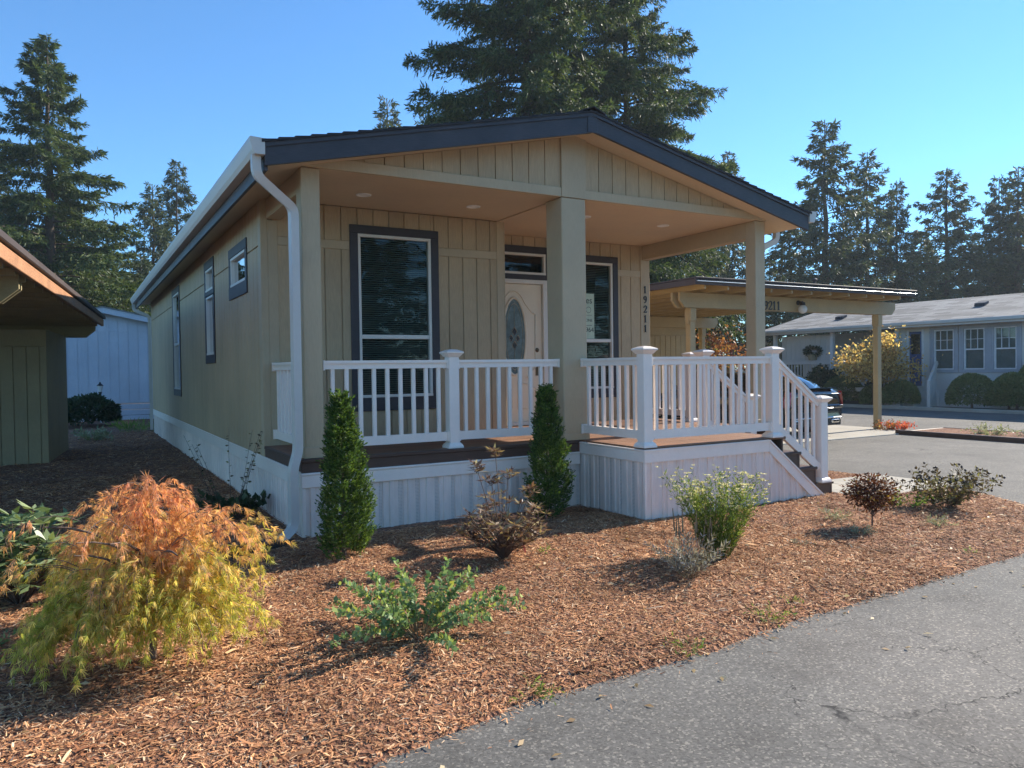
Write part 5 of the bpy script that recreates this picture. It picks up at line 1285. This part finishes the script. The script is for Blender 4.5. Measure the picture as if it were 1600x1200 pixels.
# flowers
obj('flower', leaf_mesh('flower', fp, fd, .016+.010*g_.random(len(fp)), .009, 'petal'), dz)
cz.build('seed_head', 'dry', dz, kind='stuff')
shrub('silver_shrub', 'small silvery grey shrub at the foot of the daisy clump', 2.06, -2.98, .36, .17, 46, .045, 'grey_leaf', 14, 85, .35, .2, .16, 'dry', .002, .05, .7, .2, 'plant', .8)
def stalks(label, x, y, n, H, seed, sx=.12, sy=.12):
    g = np.random.default_rng(seed); t = plant('dry_stalks', label, x, y, 'plant'); tw = Twigs(); q = []
    for i in range(n):
        a, b_ = g.normal()*sx, g.normal()*sy; h = H*(.55+.45*g.random()); tx, ty = g.normal()*.04, g.normal()*.04
        tw.add([(a, b_, -.01), (a+tx*.5, b_+ty*.5, h*.55), (a+tx, b_+ty, h*.6)], .0035, .003); tw.add([(a+tx, b_+ty, h*.6), (a+tx*1.2, b_+ty*1.2, h)], .009, .004)
    tw.build('stalks', 'dry', t); return t
stalks('upright brown seed spikes standing beside the daisy clump', 2.42, -2.68, 17, .52, 15, .14, .06)
def red_maple(x, y, seed, label):
    g = np.random.default_rng(seed); t = plant('dwarf_maple', label, x, y, 'shrub'); tw = Twigs(); tw.add([(0, 0, -.02), (.0, .0, .11), (-.01, .0, .22)], .010, .007)
    for i in range(12):
        a = i*.55+g.random()*.3; tw.add([tuple(q) for q in arc(g, (0, 0, .10+.10*g.random()), a, .9, .22, .5, 4)], .005, .002)
    n = 2400; d = rvec(n, g); r = g.random(n)**.40
    P = d*r[:, None]*np.array([.225, .225, .165])*(1+.18*np.sin(d[:, :1]*9+d[:, 1:2]*7))+np.array([-.01, 0, .345])
    lay = np.round(P[:, 2]/.055)*.055; P[:, 2] = lay*.6+P[:, 2]*.4
    D = nrm(d*np.array([1, 1, .2])+g.normal(size=(n, 3))*.5+np.array([0, 0, -.15])); L = .032+.018*g.random(n)
    obj('foliage', leaf_mesh('foliage', P, D, L, L*.42, 'redmaple', N=nrm(np.array([0, 0, 1.])+g.normal(size=(n, 3))*.5)), t); tw.build('branches', 'twig', t)
red_maple(4.76, -2.57, 17, 'dwarf dark red maple on a thin stem in the open mulch')
bs, bp_, g_ = shrub('coneflower_clump', 'withered coneflower clump with black seed heads at the far end of the bed', 6.27, -2.36, .50, .34, 60, .050, 'brown_leaf', 18, 75, .35, .1, .38, 'twig', .0022, .10, .9, .1, 'flower', .7)
hd = MB()
for p in bp_:
    hd.lathe([(.004, -.008), (.012, -.002), (.013, .006), (.008, .014), (.002, .017)], tuple(p[-1]), 7)
hd.build('seed_head', 'black', bs, kind='stuff')
shrub('trailing_shrub', 'low yellow-green leafy clump beside the withered coneflowers', 5.92, -2.12, .20, .28, 30, .045, 'weed', 19, 55, .5, .1, .5, 'twig', .002, .14, 1, .2, 'plant', .5)
for i, (x, y, H, lab, mat) in enumerate(((5.30, -2.92, .13, 'pale sage tuft right of the dwarf maple', 'sage_leaf'), (4.72, -2.16, .16, 'sage tuft behind the dwarf maple', 'sage_leaf'), (4.36, -2.72, .12, 'small tuft lying in the dwarf maple shadow', 'sage_leaf'),
        (3.62, -2.68, .06, 'flat pale seedling left of the dwarf maple', 'grey_leaf'))):
    shrub('ground_tuft', lab, x, y, H, .10, 26, .032, mat, 30+i, 90, .6, .1, .2, 'dry', .0015, .04, .8, .2, 'plant', .5)
for i, (x, y, H, lab) in enumerate(((1.60, -1.72, .07, 'bright green grass sprig between the thuja and the silver shrub'), (.06, -4.02, .09, 'weed on the asphalt edge nearest the low blue-green shrub'), (1.12, -3.98, .09, 'weed on the asphalt edge midway along the bed'),
        (1.92, -3.85, .12, 'taller weed by the asphalt edge past the middle one'), (4.55, -3.62, .05, 'flat yellowish weed at the far asphalt edge'), (2.25, -3.72, .05, 'sparse pale weed behind the tall one at the asphalt edge'))):
    shrub('weed', lab, x, y, H, .11, 14, .030, 'weed', 40+i, 60, .8, .05, .26, 'weed', .0014, .04, .8, .3, 'weed', .35)
shrub('lavender_tuft', 'small blue-green tuft at the picture edge below the laceleaf maple', -2.33, -1.98, .11, .16, 26, .040, 'glaucous', 50, 90, .5, .1, .30, 'dry', .002, .07, .9, .2, 'plant', .4)
# by the side wall
sv_, sp_, g_ = shrub('geranium_clump', 'dark leafy clump with tall withered stems against the white side skirting', -.42, 1.35, .34, .34, 40, .085, 'dark_leaf', 52, 42, .7, .25, .75, 'twig', .003, .10, 1.0, .3, 'plant', .6)
tw = Twigs(); wl2 = []
for i in range(9):
    a = rng.normal(size=2)*.18; p = arc(rng, (a[0]*.4, a[1]*.4, .1), math.atan2(a[1], a[0]), 1.25, .75+.2*rng.random(), .1, 6); tw.add([tuple(q) for q in p], .003, .0015); wl2.append(p)
tw.build('stems', 'twig', sv_); P, D, T = along(wl2, .3, 18, rng); obj('withered_leaves', leaf_mesh('withered_leaves', P, fan(P, D, rng, 1, -.3), .045, .022, 'brown_leaf'), sv_)

def ball_bush(name, label, x, y, rx, rz_, seed, mat='box_leaf', n=5000, leaf=.05, z0=0.0, group=None, loose=.06, cz_=None):
    g = np.random.default_rng(seed); t = thing(name, label, 'shrub', (x, y, z0), 0, group)
    MB().tube([(0, 0, -.05), (0, 0, rz_*.5)], [.06, .03], 6, False).build('stem', 'twig', t)
    d = rvec(n, g); d[:, 2] = np.abs(d[:, 2])*1.15-.25; d = nrm(d)
    r = (1-loose*2*np.abs(g.normal(size=n))*.6)*(1+loose*np.sin(d[:, 0]*6+seed)*np.cos(d[:, 1]*5+d[:, 2]*4))
    P = d*r[:, None]*np.array([rx, rx, rz_])+np.array([0, 0, (cz_ if cz_ is not None else rz_*.55)]); P[:, 2] = np.maximum(P[:, 2], .02)
    D = nrm(d+g.normal(size=(n, 3))*.7); L = leaf*(.6+.8*g.random(n))
    obj('foliage', leaf_mesh('foliage', P, D, L, L*.5, mat), t); return t
ball_bush('rhododendron', 'dark evergreen bush beside the lantern before the pale house', -1.50, 19.3, .85, .62, 60, 'dark_leaf', 6000, .10, loose=.14)
shrub('grass_tuft', 'ragged green and orange grass patch at the far end of the side yard', -.35, 15.9, .35, .5, 60, .14, 'weed', 61, 30, .6, .1, .12, 'weed', .003, .5, .6, .4, 'grass')
shrub('fern_clump', 'pale fern clump against the olive storeroom corner', -1.50, 13.4, .38, .30, 30, .11, 'sage_leaf', 62, 40, .8, .1, .25, 'weed', .003, .12, .8, .2, 'plant')
# across the drive
G_B = 'clipped round bushes before the grey house'
for i, (x, y, rx, rz_, lab) in enumerate(((24.0, 7.25, .72, .78, 'round clipped bush below the first shuttered window'), (24.3, 6.0, .78, .80, 'round clipped bush near the right picture edge'), (24.9, 6.55, .55, .62, 'smaller clipped bush squeezed between the two largest'),
        (25.2, 5.6, .8, 1.12, 'taller bush behind the one at the picture edge'), (24.2, 9.92, .62, .62, 'clipped bush just right of the carport post'), (24.2, 11.0, .45, .50, 'small clipped bush left of the carport post'), (24.6, 12.6, .75, .72, 'clipped bush behind the tail of the black car'))):
    ball_bush('clipped_bush', lab, x, y, rx, rz_, 70+i, 'box_leaf', 9000, .075, group=G_B, loose=.025)
def crown_tree(name, label, x, y, H, R, zc, seed, mat, n, leaf, trunk=.06):
    g = np.random.default_rng(seed); t = thing(name, label, 'tree', (x, y, 0)); tw = Twigs(); tw.add([(0, 0, -.05), (.03, 0, zc*.4), (0, .02, zc*.8)], trunk, trunk*.6); cl = []
    for i in range(16):
        a = i*2.4; e = .3+1.0*g.random(); p = arc(g, (0, 0, zc*(.35+.35*g.random())), a, e, R*(.8+.4*g.random()), .3, 5); tw.add([tuple(q) for q in p], trunk*.45, .01); cl.append(p[-1]); cl.append(p[3])
    cl = np.array(cl); k_ = g.integers(0, len(cl), n); P = cl[k_]+g.normal(size=(n, 3))*np.array([R*.24, R*.24, (H-zc)*.26])
    P[:, 2] = np.clip(P[:, 2], zc*.45, H)
    D = nrm(rvec(n, g)+np.array([0, 0, -.2])); L = leaf*(.6+.8*g.random(n)); obj('crown', leaf_mesh('crown', P, D, L, L*.55, mat), t); tw.build('trunk', 'bark', t)
crown_tree('ornamental_maple', 'golden-leaved ornamental maple behind the carport post', 23.7, 10.65, 2.95, 1.12, 2.15, 80, 'gold_leaf', 7500, .11)
crown_tree('autumn_tree', 'rust-red autumn tree seen through the open carport', 20.5, 17.0, 3.3, 2.0, 2.0, 81, 'rust_leaf', 6000, .15)
ball_bush('yew_bush', 'dark straggly bush below the grey porch railing', 24.7, 13.6, .85, .95, 82, 'dark_leaf', 5000, .11, loose=.22)
ball_bush('yew_bush', 'dark bush between the golden maple and the porch stairs', 24.9, 11.3, .55, .62, 83, 'dark_leaf', 3000, .10, loose=.2)
fl_ = thing('garden_stone', 'pale upright stone marker at the foot of a clipped bush', 'stone', (23.75, 9.8, 0)); MB().prism([(-.26, 0), (.26, 0), (.19, .34), (-.17, .36)], 0, -.08, .08).build('stone', 'rock', fl_)
shrub('flower_clump', 'red flowering clump at the foot of the carport post', 15.3, 4.15, .26, .30, 60, .055, 'red_leaf', 84, 40, .5, .1, .5, 'weed', .003, .18, 1, .2, 'flower')
shrub('flower_clump', 'greenish orange clump touching the carport post', 15.05, 4.25, .30, .20, 40, .055, 'rust_leaf', 85, 40, .5, .1, .5, 'weed', .003, .12, 1, .2, 'flower')
shrub('strip_plant', 'pale leafy plant in the planting strip along the drive', 15.2, 1.95, .34, .30, 40, .065, 'sage_leaf', 86, 40, .5, .1, .4, 'dry', .003, .15, 1, .2, 'plant')
shrub('strip_plant', 'second leafy plant farther right in the planting strip', 15.3, 1.15, .28, .25, 34, .065, 'sage_leaf', 87, 40, .5, .1, .4, 'dry', .003, .15, 1, .2, 'plant')
pt_ = thing('potted_plant', 'dark potted plant standing on the grey porch railing', 'pot plant', (25.5, 14.75, 1.80)); MB().lathe([(.16, 0), (.22, .24), (.20, .24)], (0, 0, 0), 12).build('pot', 'olive', pt_)
d_ = rvec(500, rng); obj('foliage', leaf_mesh('foliage', d_*np.array([.2, .42, .2])*(.5+.5*rng.random(500))[:, None]+np.array([0, 0, .38]), d_, .12, .05, 'dark_leaf'), pt_)

# ================================================================ HAZE (thin volume added for the sun's lens veil and the bluish far trees)
hz_ = MB().box(-60, 120, -60, 120, -1.0, 34).build('haze', 'black', None, kind='stuff')
hm = bpy.data.materials.new('haze'); hm.use_nodes = True; hn = hm.node_tree.nodes; hn.clear()
ho = hn.new('ShaderNodeOutputMaterial'); hv = hn.new('ShaderNodeVolumePrincipled'); hv.inputs['Color'].default_value = (0.84, 0.92, 1.0, 1)
hv.inputs['Density'].default_value = 0.0006; hv.inputs['Anisotropy'].default_value = 0.2
hm.node_tree.links.new(hv.outputs[0], ho.inputs['Volume']); hz_.data.materials.clear(); hz_.data.materials.append(hm)
